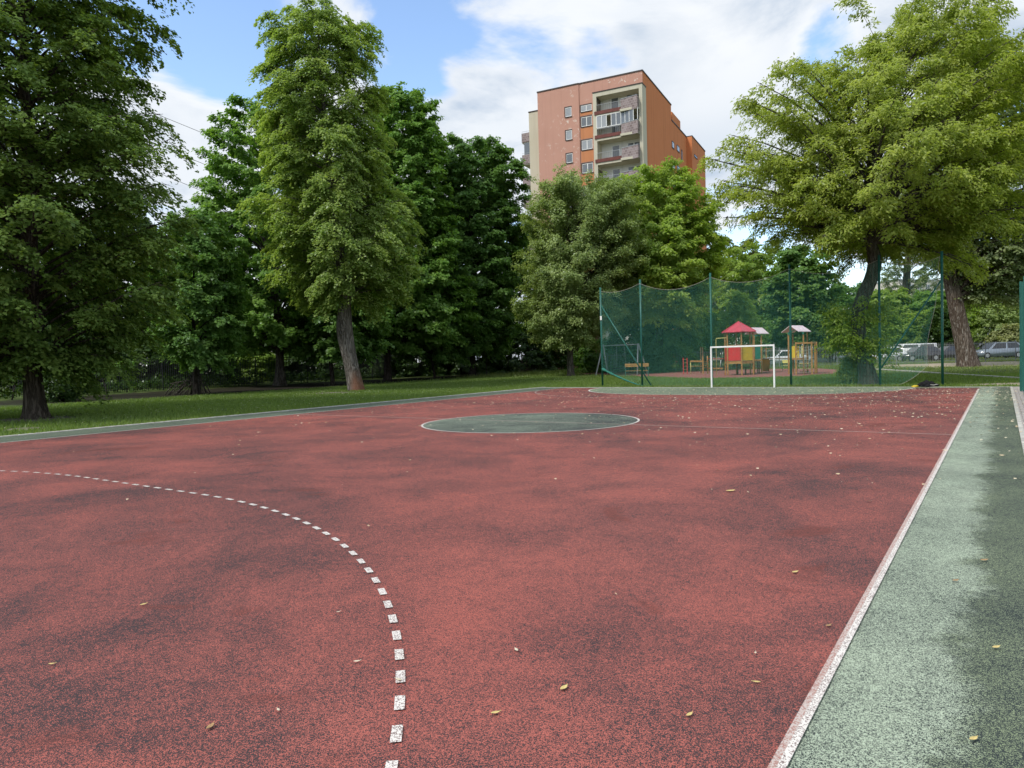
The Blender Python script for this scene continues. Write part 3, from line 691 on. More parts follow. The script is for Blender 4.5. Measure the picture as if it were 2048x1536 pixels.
def build_bushes():
    bush('shrub', 'round light green bush behind the red roofed play tower', (1478,705), [(588,1472,1492),(620,1450,1508),(660,1432,1522),(705,1436,1518)], 'bright', 201, 320, 40, .2, .7, base_d=66, L=.8, wid=.25)
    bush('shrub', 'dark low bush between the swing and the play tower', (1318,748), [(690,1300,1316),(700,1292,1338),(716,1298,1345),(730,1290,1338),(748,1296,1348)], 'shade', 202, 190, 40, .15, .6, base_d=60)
    bush('shrub', 'dark shrub at the left foot of the swing, under the grey green tree', (1216,742), [(680,1165,1240),(705,1150,1255),(730,1146,1258),(744,1152,1250)], 'maple', 205, 300, 42, .2, .7, base_d=66, L=.7, wid=.22)
    bush('shrub', 'leafy bush at the foot of the leaning box elder', (1703,768), [(716,1690,1712),(735,1682,1728),(755,1680,1730),(768,1686,1726)], 'negundo', 203, 170, 45, .10, .5, L=.4, wid=.12)
    for i, (b, d, pr, lf, lab) in enumerate([
        ((2000,700),80,[(604,1985,2015),(630,1955,2040),(670,1945,2050),(705,1955,2045)],'plum','broad green shrub behind the grey blue car'),
        ((2025,700),78,[(650,2010,2040),(675,1985,2060),(705,1985,2065)],'olive','pale blossoming shrub behind the rear of the grey blue car'),
        ((1945,700),82,[(610,1925,1965),(650,1900,1980),(705,1905,1975)],'bright','yellow green shrub just right of the big poplar trunk'),
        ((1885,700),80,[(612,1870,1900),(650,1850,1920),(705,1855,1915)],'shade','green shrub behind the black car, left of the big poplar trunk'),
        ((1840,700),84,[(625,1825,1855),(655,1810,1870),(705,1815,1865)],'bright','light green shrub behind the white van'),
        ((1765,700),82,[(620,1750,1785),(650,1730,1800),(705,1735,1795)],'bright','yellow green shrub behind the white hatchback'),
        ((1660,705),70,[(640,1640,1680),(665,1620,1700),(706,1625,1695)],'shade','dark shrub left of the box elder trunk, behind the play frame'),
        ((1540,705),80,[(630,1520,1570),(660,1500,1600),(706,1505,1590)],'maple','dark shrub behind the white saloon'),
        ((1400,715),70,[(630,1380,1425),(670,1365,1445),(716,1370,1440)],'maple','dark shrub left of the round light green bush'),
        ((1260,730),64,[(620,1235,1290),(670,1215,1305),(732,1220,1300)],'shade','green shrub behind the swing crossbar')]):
        bush('shrub', lab, b, pr, lf, 210+i, 240, 36, .24, .7, base_d=d, group='shrubs beyond the far fence', L=.8, wid=.24)
    for i, (px, d, y0, w, lab) in enumerate([(40,52,650,90,'dark shrub behind the fence at the left edge, beside the big lime trunk'),(190,56,660,80,'dark shrub behind the fence near the bare sapling'),
        (300,58,665,80,'dark shrub behind the fence left of the stick den'),(400,60,668,70,'dark shrub behind the fence right behind the stick den'),(505,66,700,55,'sunlit low shrub behind the fence in the bright gap'),
        (610,70,700,60,'low shrub behind the fence right of the straight maple trunk'),(720,70,660,80,'dark shrub behind the fence behind the leaning trunk'),(820,72,650,80,'dark shrub behind the fence under the rounded maple'),
        (930,74,650,80,'dark shrub behind the fence under the broad maple'),(1050,76,650,80,'dark shrub behind the fence left of the grey green tree')]):
        yb = 745
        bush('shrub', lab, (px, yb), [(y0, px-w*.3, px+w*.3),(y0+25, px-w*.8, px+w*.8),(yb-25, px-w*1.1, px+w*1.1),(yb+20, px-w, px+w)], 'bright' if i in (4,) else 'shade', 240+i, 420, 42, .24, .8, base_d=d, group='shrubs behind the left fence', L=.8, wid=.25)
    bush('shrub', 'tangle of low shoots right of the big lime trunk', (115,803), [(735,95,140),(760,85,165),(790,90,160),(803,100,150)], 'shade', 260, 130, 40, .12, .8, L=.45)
build_trees(); build_bushes()

# ------------------------------------------------------------------ grass, litter
def blades(name, regs, mat, seed):
    """regs: (n, sampler, height, width)"""
    rng = np.random.default_rng(seed); Vs = []; T = []
    for n, fn, h, w in regs:
        P = fn(rng, n); P = np.array([p for p in P if p is not None]); n = len(P)
        a = rng.random(n)*6.28; hh = h*(.5+rng.random(n)); ln = rng.normal(0, .45, (n, 2))*hh[:, None]
        b = np.stack([np.cos(a), np.sin(a), 0*a], 1)*(w*(.6+.8*rng.random(n)))[:, None]/2
        tip = P.copy(); tip[:, 2] += hh; tip[:, :2] += ln
        V = np.stack([P-b, P+b, tip], 1); Vs.append(V); T.append(rng.random(n))
    V = np.concatenate(Vs).reshape(-1, 3); me = np_mesh(name, V, np.arange(len(V)).reshape(-1, 3), np.concatenate(T))
    return tag(link(name, me, mat), kind='stuff')
GR = leaf_mat('grass_blades', (.105,.175,.036), (.21,.29,.080), .38, .015)
GR2 = leaf_mat('long_meadow_grass', (.125,.180,.040), (.27,.32,.115), .36, .015)
bare = [(gpt(660,786), 2.0, 1.0), (gpt(72,838), 1.4, 1.1), (gpt(50,857), .6, .5)]
SANDS = [(gpt(1990,726), 8.5, 6.0), (gpt(1890,727), 6.0, 4.0), (gpt(2010,768), 1.8, .9)]
def in_el(x, y, L):
    for p, rx, ry in L:
        u = (x-p.x)*_cy+(y-p.y)*_sy; v = -(x-p.x)*_sy+(y-p.y)*_cy
        if (u/rx)**2+(v/ry)**2 < 1: return True
    return False
PGP = [gpt(*q) for q in ((1150,749),(1230,752),(1310,754),(1400,757),(1500,756),(1600,753),(1668,747),(1690,741),(1640,737.5),(1560,738),(1480,739),(1400,742),(1300,743.5),(1200,744))]
PTH = [gpt(*q) for q in ((1690,736),(1765,739.5),(1830,743.5),(1900,748.5),(1970,752.5),(2050,757.5),(2200,766))]
def off_limits(x, y):
    c = False; n = len(PGP)
    for i in range(n):
        a, b = PGP[i], PGP[i-1]
        if (a.y > y) != (b.y > y) and x < (b.x-a.x)*(y-a.y)/(b.y-a.y)+a.x: c = not c
    if c: return True
    for a, b in zip(PTH, PTH[1:]):
        dx, dy = b.x-a.x, b.y-a.y; t = max(0, min(1, ((x-a.x)*dx+(y-a.y)*dy)/(dx*dx+dy*dy)))
        if math.hypot(x-a.x-dx*t, y-a.y-dy*t) < .3: return True
    return False
def rect(x0, x1, y0, y1, avoid=(), fade=None):
    def f(rng, n):
        X = x0+(x1-x0)*rng.random(n); Y = y0+(y1-y0)*rng.random(n); k = rng.random(n); out = []
        for x, y, q in zip(X, Y, k):
            if avoid and in_el(x, y, avoid) and q > .05: out.append(None); continue
            if fade and q > fade(x, y): out.append(None); continue
            if y > 36 and off_limits(x, y): out.append(None); continue
            out.append((x, y, gz(x, y)-.02))
        return out
    return f
FX = gpt(560, 768).x
sh = lambda x, y: 1 if x > -35 else max(.05, 1-(-35-x)/5)
blades('grass', [(150000, rect(-38, -22.45, 4, 55, bare, sh), .10, .035), (45000, rect(-42, -22.45, 36, 66, bare, sh), .12, .04),
                 (70000, rect(-24, 9, YB+.3, 49, SANDS), .10, .04)], GR, 5)
back = lambda x, y: 1.0 if not (-34 < x < -9 and y < 62) else .3
blades('meadow_grass', [(48000, rect(-40, -8, 49, 92, SANDS, back), .24, .05), (22000, rect(-8, 16, 49, 92, SANDS, back), .11, .045)], GR2, 6)

def undergrowth():  # dark plants added to fill in the black shade at the fence foot
    rng = np.random.default_rng(21); n = 600; k = 34
    X = FX-3.2+3.8*rng.random(n); Y = -6+86*rng.random(n)
    P = np.array([(x, y, gz(x, y)+.05+.65*rng.random()**1.5) for x, y in zip(X, Y)]); D = rng.normal(0, 1, (n, 3)); D[:, 2] = np.abs(D[:, 2])*.5; D /= np.linalg.norm(D, axis=1, keepdims=True)
    V, Q, ti = leaves(P, D, k, .7, .25, .2, .17, .75, rng, .7, None, .1, .15)
    tag(link('undergrowth', np_mesh('undergrowth', V, Q, ti), LEAF['shade']), 'dark leafy undergrowth added to fill in the shade at the fence foot', 'undergrowth', kind='stuff')
undergrowth()
def litter():
    rng = np.random.default_rng(9); n = 9000
    Y = 3+31.5*rng.random(n)**.55; X = XL+.2+(1.0-XL-.5)*(1-rng.random(n)**1.15*1.0)
    keep = rng.random(n) < np.clip((Y-6)/26, .06, 1)*np.clip(.25+.75*(X-XL)/(XR-XL), 0, 1)
    X, Y = X[keep], Y[keep]; n = len(X); s = .026*(.4+1.2*rng.random(n)**1.7); a = rng.random(n)*6.28
    d = np.stack([np.cos(a), np.sin(a)], 1); e = np.stack([-d[:, 1], d[:, 0]], 1)*.45
    z = .019+.004*rng.random(n)
    def P(k, l, dz): return np.stack([X+s*(k*d[:, 0]+l*e[:, 0]), Y+s*(k*d[:, 1]+l*e[:, 1]), z+dz*s], 1)
    V = np.stack([P(-1, 0, .25), P(0, -1, 0), P(1, 0, .3), P(0, 1, .35)], 1).reshape(-1, 3)
    t = NT('dry_petals'); at_ = t.n('ShaderNodeAttribute', attribute_name='tint')
    t.bsdf(t.mix(at_.outputs['Fac'], (.50,.38,.22), (.80,.72,.54)), .8, 0, .2)
    o = link('fallen_petals', np_mesh('fallen_petals', V, np.arange(n*4).reshape(-1, 4), rng.random(n)), t.m); tag(o, kind='stuff', label='pale dry petals and leaf scraps scattered over the far half of the court', cat='litter')
    # daisies and clover heads in the verge
    n = 900; X = -24-11*rng.random(n); Y = 5+45*rng.random(n); V = []
    for x, y in zip(X, Y):
        z0 = gz(x, y)+.05+.05*rng.random(); s = .016+.014*rng.random()
        V += [(x-s, y, z0), (x, y-s, z0+s*.6), (x+s, y, z0), (x, y+s, z0+s*.6)]
    t = NT('pale_flower_heads'); t.bsdf((.62,.62,.42), .8)
    o = link('flower_heads', np_mesh('flower_heads', np.array(V), np.arange(len(V)).reshape(-1, 4)), t.m); tag(o, kind='stuff', label='tiny pale flower heads dotted through the verge grass', cat='flowers')
litter()
def big_leaf(px, py, size, col, rz, label, aspect=.42):
    p = gpt(px, py); n = 9; V = []; F = []
    for i in range(n):
        t = i/(n-1); w = aspect*size*math.sin(PI*min(1, t*.97+.015))**.8*.5; x = (t-.5)*size
        curl = .006*size/.07*(abs(t-.5)*2)**2
        V += [(x, -w, curl+.25*w), (x, 0, curl), (x, w, curl+.35*w)]
        if i: b = (i-1)*3; F += [(b, b+1, b+4, b+3), (b+1, b+2, b+5, b+4)]
    V += [(size*.49, 0, .006), (size*.49, .003, .007), (size*.66, .004, .004), (size*.66, .001, .003)]; b = n*3; F.append((b, b+1, b+2, b+3))
    me = bpy.data.meshes.new('fallen_leaf'); me.from_pydata(V, [], F); me.polygons.foreach_set('use_smooth', [True]*len(F)); me.update()
    z = .0185
    o = link('fallen_leaf', me, col, None, (p.x, p.y, z), rz); tag(o, label, 'leaf', 'larger leaves fallen on the court')
    s = o.modifiers.new('thickness', 'SOLIDIFY'); s.thickness = .0015
    return o
def big_leaves():
    yl = worn('yellow_dry_leaf', (.66,.52,.20), .7, .2, 40); pl = worn('pale_dry_leaf', (.70,.62,.46), .7, .2, 40); br = worn('brown_dry_leaf', (.42,.26,.12), .7, .3, 40)
    for px, py, s, m, rz, lab in [
        (421,1461,.062,br,1.35,'curled brown leaf on red court, lowest left in the photo'),(557,1427,.035,pl,2.2,'pale curled leaf just left of the last white dashes'),
        (714,1329,.042,pl,.2,'pale leaf beside the dashed line, level with the fourth dash from the bottom'),(798,1366,.05,pl,2.6,'thin pale leaf lying across a white dash'),
        (991,1433,.05,yl,.3,'yellow green leaf right of the dashed line, near the bottom edge'),(1128,1383,.068,yl,.9,'long tan leaf in the middle of the red foreground'),
        (1379,1437,.05,yl,.7,'yellow leaf on red court nearest the white side line at the bottom'),(1513,1371,.045,yl,2.9,'small yellow leaf close left of the white side line'),
        (1511,1312,.03,pl,1.1,'cream scrap of leaf on red court above the small yellow leaf'),(1033,1306,.05,pl,1.9,'narrow pale leaf upright in view near the court middle'),
        (287,1214,.055,yl,.9,'yellowish leaf far left of the dashed curve'),(677,1229,.03,pl,.4,'small white leaf inside the bend of the dashed curve'),
        (104,1334,.04,yl,.2,'tiny yellow leaf near the left edge of the red court'),(1590,1149,.07,yl,.5,'flat yellow leaf on red court left of the side line, mid way up'),
        (1947,1486,.055,yl,.4,'yellow leaf on the green margin at the bottom'),(1911,1166,.06,br,.3,'orange brown leaf on the green margin'),(1992,1301,.06,yl,.3,'yellow leaf on the dark mossy half of the green margin'),
        (1968,1125,.075,br,.2,'pale brown leaf upper right on the green margin'),(1461,985,.14,yl,.3,'large yellow leaf on the red court beyond the middle'),(1657,1257,.05,br,.4,'brown leaf on red court beside the right line')]:
        big_leaf(px, py, s*.92, m, rz+YAW, lab)
big_leaves()

# ------------------------------------------------------------------ goal and ball net
def build_goal():
    root = empty('football_goal', (XC, YB, 0), 0, 'white metal goal frame without a net on the far goal line', 'goal')
    for s in (-1, 1): MB().box(s*1.54-.04, s*1.54+.04, -.04, .04, -.05, 2.0).build('post', MT['white_metal'], root, bevel=.012)
    MB().box(-1.58, 1.58, -.04, .04, 2.001, 2.08).build('crossbar', MT['white_metal'], root, bevel=.012)
build_goal()
NETY = 37.3
def xat(px, py=740, y=NETY):
    r = ray(px, py); t = y/r.y; return (CAM+r*t).x
def zat(px, py, y=NETY):
    r = ray(px, py); return (CAM+r*(y/r.y)).z
def build_net():
    PX = [1204.5, 1284, 1424, 1582, 1760, 1885]; xs = [xat(p) for p in PX]; top = [5.75, 6.0, 6.0, 6.05, 6.1, 6.0]
    root = empty('ball_stop_fence', (xs[2], NETY, 0), 0, 'tall green ball stop net on six slim posts behind the goal', 'net fence')
    o = Vector((xs[2], NETY, 0))
    for x, h in zip(xs, top):
        MB().tube([(x-o.x, 0, -.2), (x-o.x, 0, h)], .055, 12).build('post', MT['green_metal'], root)
    def brace(a, b): MB().tube([Vector(a)-o, Vector(b)-o], .038, 10).build('brace', MT['green_metal'], root)
    brace((xs[0]+.05, NETY, zat(1207, 612)), (xat(1302), NETY+.0, .02))
    brace((xs[5]-.05, NETY, zat(1884, 562)), (xs[4]+.05, NETY, zat(1763, 736)))
    att = [h-.22 for h in top]
    sagv = [.22, .5, .45, .42, .3]
    ends = (xs[0]+.06, xs[-1]-.06)
    def ztop(u):
        for i in range(5):
            if u <= xs[i+1] or i == 4:
                t = min(1, max(0, (u-xs[i])/(xs[i+1]-xs[i]))); return att[i]+(att[i+1]-att[i])*t-sagv[i]*4*t*(1-t)
    def zbot(u):
        a = (u-xs[0])/(xs[1]-xs[0]); z = .03
        if a < 1: z += 1.02*(1-a)**1.25
        b = (u-(xs[5]-1.75))/1.7
        if b > 0: z += .95*min(1, b)**1.3
        return z
    def P(u, v):
        zt, zb = ztop(u), zbot(u); z = zb+(zt-zb)*v
        e = max(0, (u-(xs[5]-2.2))/2.2); x = u-.50*e**2*(1-v)**.8*(1+.3*math.sin(v*7))
        y = -.07-.10*math.sin(PI*v)*math.sin(u*1.3)-.05*math.sin(u*.9+v*3)
        return (x-o.x, y, z)
    pitch, th = .062, .0020
    us = np.arange(ends[0], ends[1]+.01, pitch); nv = int(5.7/pitch)
    V, F = [], []
    def strand(pts, up, th):
        b = len(V)
        for i, p in enumerate(pts):
            if up: V.extend([(p[0]-th, p[1]+th*.6, p[2]), (p[0]+th, p[1]+th*.6, p[2]), (p[0], p[1]-th, p[2])])
            else: V.extend([(p[0], p[1]+th*.6, p[2]-th), (p[0], p[1]+th*.6, p[2]+th), (p[0], p[1]-th, p[2])])
            if i:
                q = b+(i-1)*3
                for j in range(3): F.append((q+j, q+(j+1) % 3, q+3+(j+1) % 3, q+3+j))
    for u in us: strand([P(u, v) for v in np.linspace(0, 1, 15)], True, th)
    uu = np.linspace(ends[0], ends[1], 110)
    for k in range(nv+1): strand([P(u, k/nv) for u in uu], False, th)
    link('net', np_mesh('net', np.array(V), np.array(F)), MT['net'], root)
    # heavy edge cords and the gathered hem at the left
    MB().tube([P(u, 1) for u in uu], .009, 6).build('top_cord', MT['rope'], root)
    ub = [u for u in uu if u > xs[1]+.2]
    MB().tube([P(ub[0], 0)]+[P(u, 0) for u in ub]+[P(ends[1], v) for v in np.linspace(0, 1, 20)], .008, 5).build('edge_cord', MT['rope'], root)
    hem = [P(u, 0) for u in uu if u < xs[1]+1.0]; rs = [.075*max(.12, 1-i/len(hem))*(1+.25*math.sin(i*2.1)) for i in range(len(hem))]
    MB().tube(hem, rs, 9).build('gathered_hem', MT['hem'], root)
    for i, (a, b, n) in enumerate(((xs[0]-o.x, .07, 4), )):
        MB().box(a-.02, a+.09, -.085, -.06, zat(1206, 640), zat(1206, 632)).build('tag_plate', MT['white_metal'], root)
build_net()

def black_bundle():
    p = gpt(1856, 774); rng = np.random.default_rng(4)
    bm = bmesh.new(); bmesh.ops.create_icosphere(bm, subdivisions=4, radius=1)
    for v in bm.verts:
        c = v.co; n = .10*math.sin(7*c.x+3*c.y)+.08*math.sin(11*c.y+5*c.z)+.07*math.sin(15*c.x-4*c.z)
        hump = .55+.45*math.exp(-((c.x+.15)/.45)**2)
        c.z = max(-.2, c.z)*hump; v.co = Vector((c.x*(1+n)*.44, c.y*(1+n)*.25, max(0, c.z+.2)*(1+n)*.22))
    me = bpy.data.meshes.new('bundle'); bm.to_mesh(me); bm.free(); me.polygons.foreach_set('use_smooth', [True]*len(me.polygons))
    root = empty('dropped_jacket', (p.x, p.y, p.z+.02), YAW, 'crumpled black jacket dropped by the loose right end of the net', 'jacket')
    link('cloth', me, MT['black_cloth'], root)
    MB().tube([(-.05,-.24,.09), (.1,-.26,.07), (.24,-.24,.10), (.33,-.19,.08)], [.012,.018,.016,.010], 6).build('reflective_strip', MT['kerb'], root)
    MB().tube([(-.46,-.02,.03), (-.62,-.06,.02), (-.72,.0,.02)], [.05,.06,.02], 7).build('yellow_lining', MT['yellow'], root)
black_bundle()

# ------------------------------------------------------------------ fences
def picket_fence(name, label, A, B, h, mat, step=2.5, gap=.12, pw=.022):
    A, B = Vector(A), Vector(B); L = (B-A).length; d = (B-A)/L; n = int(L/step)
    root = empty(name, (A.x, A.y, gz(A.x, A.y)), 0, label, 'fence')
    o = root.location
    for i in range(n):
        a = A+d*(i*step); b = A+d*((i+1)*step); za, zb = gz(a.x, a.y), gz(b.x, b.y)
        mb = MB()
        for zf in (.18, h-.18):
            mb.bar(Vector((a.x, a.y, za+zf))-o, Vector((b.x, b.y, zb+zf))-o, .03, .04)
        k = int(step/gap)
        for j in range(1, k):
            p = a.lerp(b, j/k); z = za+(zb-za)*j/k
            mb.bar(Vector((p.x, p.y, z+.06))-o, Vector((p.x, p.y, z+h))-o, pw, pw)
        mb.build('fence_panel', mat, root)
        MB().bar(Vector((a.x, a.y, za-.1))-o, Vector((a.x, a.y, za+h+.06))-o, .07, .07).build('post', mat, root)
    return root
a = gpt(560, 768)
picket_fence('picket_fence', 'dark metal picket fence in the shade of the left trees', (a.x, -8, 0), (a.x, 84, 0), 2.15, MT['dark_fence'], gap=.14, pw=.03)
pa, pb = gnd(1215, 63), gnd(2230, 61)
picket_fence('picket_fence', 'grey metal picket fence along the car park behind the playground', (pa.x, pa.y, 0), (pb.x, pb.y, 0), 1.75, MT['fence_grey'], gap=.13, pw=.026)
def panel_fence():
    root = empty('mesh_fence', (.58, 32.3, 0), 0, 'tall green mesh fence posts at the right edge of the court', 'fence')
    for i, y in enumerate((0, -2.3, -5.0, -7.7, -10.4)):
        x = .0+.07*i
        MB().box(x-.035, x+.035, y-.03, y+.03, -.1, 4.05).build('post', MT['green_metal'], root, bevel=.006)
        if i:
            y0 = (0, -2.3, -5.0, -7.7)[i-1]; x0 = .07*(i-1); mb = MB(); k = int(abs(y-y0)/.05)
            for j in range(1, k):
                t = j/k; mb.bar((x0+.02+(x-x0)*t, y0+(y-y0)*t, .06), (x0+.02+(x-x0)*t, y0+(y-y0)*t, 3.98), .006)
            for j in range(21): mb.bar((x0+.027, y0, .06+j*.196), (x+.027, y, .06+j*.196), .007)
            mb.build('mesh_panel', MT['green_metal'], root)
panel_fence()

# ------------------------------------------------------------------ playground
def pg_root(name, label, cat, px, py):
    p = gpt(px, py); d = depth(p); s = d/FPX
    th = math.atan((px-1024)/FPX); cth = math.cos(th)
    root = empty(name, p, YAW-th, label, cat)
    X = lambda x: (x-px)*s*cth
    Z = lambda x, y: (py-y)*s - (x-px)*s*0.0284
    return root, s, X, Z
def play_tower():
    cx, cy = 1380+1165/11.81, 750.0
    root, s, X, Z = pg_root('play_tower', 'hexagonal wooden play tower with red pyramid roof', 'play tower', cx, cy)
    R = 350/11.81*s*.955; zt = Z(cx, 663.5); za = Z(cx, 642.8); zp = Z(cx, 722); ztp = Z(cx, 694)
    ang = [rad(x) for x in (-140, -80, -20, 40, 100, 160)]
    V = [Vector((R*math.cos(a), R*math.sin(a), 0)) for a in ang]
    for v in V: MB().box(v.x-.05, v.x+.05, v.y-.05, v.y+.05, -.1, zt+.08).build('post', MT['wood'], root, bevel=.01)
    re = R*1.24; ev = [Vector((re*math.cos(a), re*math.sin(a), zt)) for a in ang]; ap = Vector((0, 0, za))
    mb = MB()
    for i in range(6):
        a, b = ev[i], ev[(i+1) % 6]; m_ = (a+b)/2*1.0; m_.z -= .03
        mb.add([a, m_, b, ap, a-Vector((0,0,.05)), m_-Vector((0,0,.05)), b-Vector((0,0,.05))], [(0,1,3),(1,2,3),(0,4,5,1),(1,5,6,2),(4,6,5)])
    rf_ = mb.build('roof', MT['pink_roof'], root)
    mb = MB()
    for e in ev: mb.bar(e*1.0+Vector((0,0,.012)), ap+Vector((0,0,.012)), .035, .02)
    mb.build('ridge_strips', MT['pink_roof'], rf_)
    mb = MB(); mb.prism([(v.x*.98, v.y*.98) for v in V], zp-.05, zp+.0)
    pf = mb.build('platform', MT['wood'], root)
    mb = MB()
    for i in range(6): mb.bar(V[i]*1.03+Vector((0,0,zp-.1)), V[(i+1) % 6]*1.03+Vector((0,0,zp-.1)), .05, .16)
    mb.build('platform_beams', MT['wood'], root)
    for i, mat, nm in ((0, 'red_panel', 'panel'), (1, 'yellow', 'panel'), (5, 'red_panel', 'panel'), (4, 'green_panel', 'panel')):
        a, b = V[i], V[(i+1) % 6]; d = (b-a).normalized()
        MB().bar(a+d*.07+Vector((0,0,(zp+ztp)/2+.04)), b-d*.07+Vector((0,0,(zp+ztp)/2+.04)), .03, (ztp-zp)).build(nm, MT[mat], root)
    mb = MB()
    for i in range(6):
        if i in (0, 1): mb.bar(V[i]+Vector((0,0,ztp+.12)), V[(i+1) % 6]+Vector((0,0,ztp+.12)), .04, .05)
    mb.build('top_rail', MT['wood'], root)
    # counter and dark inner posts under the platform
    MB().bar((-.15, .1, zp*.55), (.75, .1, zp*.55), .3, .05).build('counter_board', MT['wood_dark'], root)
    for x in (-.1, .42): MB().box(x-.05, x+.05, .05, .15, -.05, zp*.53).build('counter_leg', MT['wood_dark'], root)
    # yellow fire pole with its arm
    xp = X(1380+628/11.81); zpole = Z(cx, 675.5)
    MB().tube([(xp, -.35, -.1), (xp, -.35, zpole-.04), (xp+.04, -.35, zpole), (V[0].x, V[0].y-.03, zpole+.01)], .022, 10).build('fire_pole', MT['pale_yellow'], root)
    return root
def gable_roof(root, x0, x1, y0, y1, ze, zr, mat='pale_roof', turn=-24):
    xm = (x0+x1)/2; mb = MB(); ym = (y0+y1)/2
    tm = Matrix.Translation((xm, ym, 0)) @ Matrix.Rotation(rad(turn), 4, 'Z') @ Matrix.Translation((-xm, -ym, 0))
    for a, b in (((x0, ze), (xm, zr)), ((xm, zr), (x1, ze))):
        mb.extr([a, b, (b[0], b[1]-.04), (a[0], a[1]-.04)], y0, y1, tm)
    return mb.build('roof', MT[mat], root)
def play_tower_b():
    cx, cy = 1522.0, 746.5
    root, s, X, Z = pg_root('play_tower', 'wooden play tower with pale pitched roof and yellow slide, behind the red roofed one', 'play tower', cx, cy)
    x0, x1 = X(1509), X(1523.5); d = 1.0; zt = Z(cx, 671); zp = Z(cx, 719)
    for x in (x0, x1):
        for y in (0, d): MB().box(x-.05, x+.05, y-.05, y+.05, -.1, zt).build('post', MT['wood'], root, bevel=.01)
    gable_roof(root, X(1499), X(1531), -.2, d+.2, Z(cx, 667), Z(cx, 654.5), turn=-33)
    mb = MB(); n = 8
    pts = [(x0+(x1-x0)*k/n, zt-.22+.2*math.sin(PI*k/n)) for k in range(n+1)]
    mb.extr([(x0, zt+.06), (x1, zt+.06)]+list(reversed([(a, b) for a, b in pts])), -.02, .02); mb.build('arch_panel', MT['green_panel'], root)
    MB().box(x0-.06, x1+.06, -.06, d+.06, zp-.12, zp).build('platform', MT['wood'], root)
    MB().box(x0+.06, x1-.06, -.015, .015, zp+.05, Z(cx, 694)).build('panel', MT['green_panel'], root)
    MB().box(x1+.0, x1+.03, .1, d-.1, zp+.05, Z(cx, 692)).build('panel', MT['green_panel'], root)
    # slide
    mb = MB(); k = 10; xs = X(1526)
    prof = []
    for i in range(k+1):
        t = i/k; yy = .55+2.0*t; z = .12+(zp-.10)*(1-t)**1.3; prof.append((yy, z))
    for (a, b), (c, e) in zip(prof, prof[1:]):
        mb.add([(xs, a, b), (xs+.45, a, b), (xs+.45, c, e), (xs, c, e), (xs, a, b-.03), (xs+.45, a, b-.03), (xs+.45, c, e-.03), (xs, c, e-.03)], [(0,1,2,3),(7,6,5,4),(0,3,7,4),(1,5,6,2)])
        for x in (xs, xs+.45): mb.add([(x-.02, a, b-.05), (x+.02, a, b-.05), (x+.02, a, b+.2), (x-.02, a, b+.2), (x-.02, c, e-.05), (x+.02, c, e-.05), (x+.02, c, e+.2), (x-.02, c, e+.2)], [(0,3,7,4),(1,5,6,2),(3,2,6,7),(0,4,5,1)])
    mb.build('slide', MT['yellow'], root)
    for x in (X(1515.5), X(1518.5)): MB().box(x-.04, x+.04, .2, .3, -.05, zp-.12).build('post', MT['wood_dark'], root)
    # plank bridge to the climbing frame
    xe = X(1576.5)
    mb = MB(); mb.bar((x1+.06, .5, Z(1524, 717.5)), (xe, .5, Z(1576, 717)), .5, .06); mb.build('bridge_deck', MT['wood_dark'], root)
    MB().bar((x1+.06, .25, Z(1524, 697)), (X(1545), .25, Z(1545, 697)), .03, .03).build('hand_rail', MT['wood'], root)
    MB().tube([(x1+.05, .27, Z(1524, 701)), (X(1533), .27, Z(1533, 703.5)), (X(1545), .27, Z(1545, 701))], .012, 6).build('hand_rope', MT['rope'], root)
    MB().box(X(1533)-.03, X(1533)+.03, .22, .28, Z(1533, 717), Z(1533, 696)).build('hand_rail', MT['wood'], root)
    return root
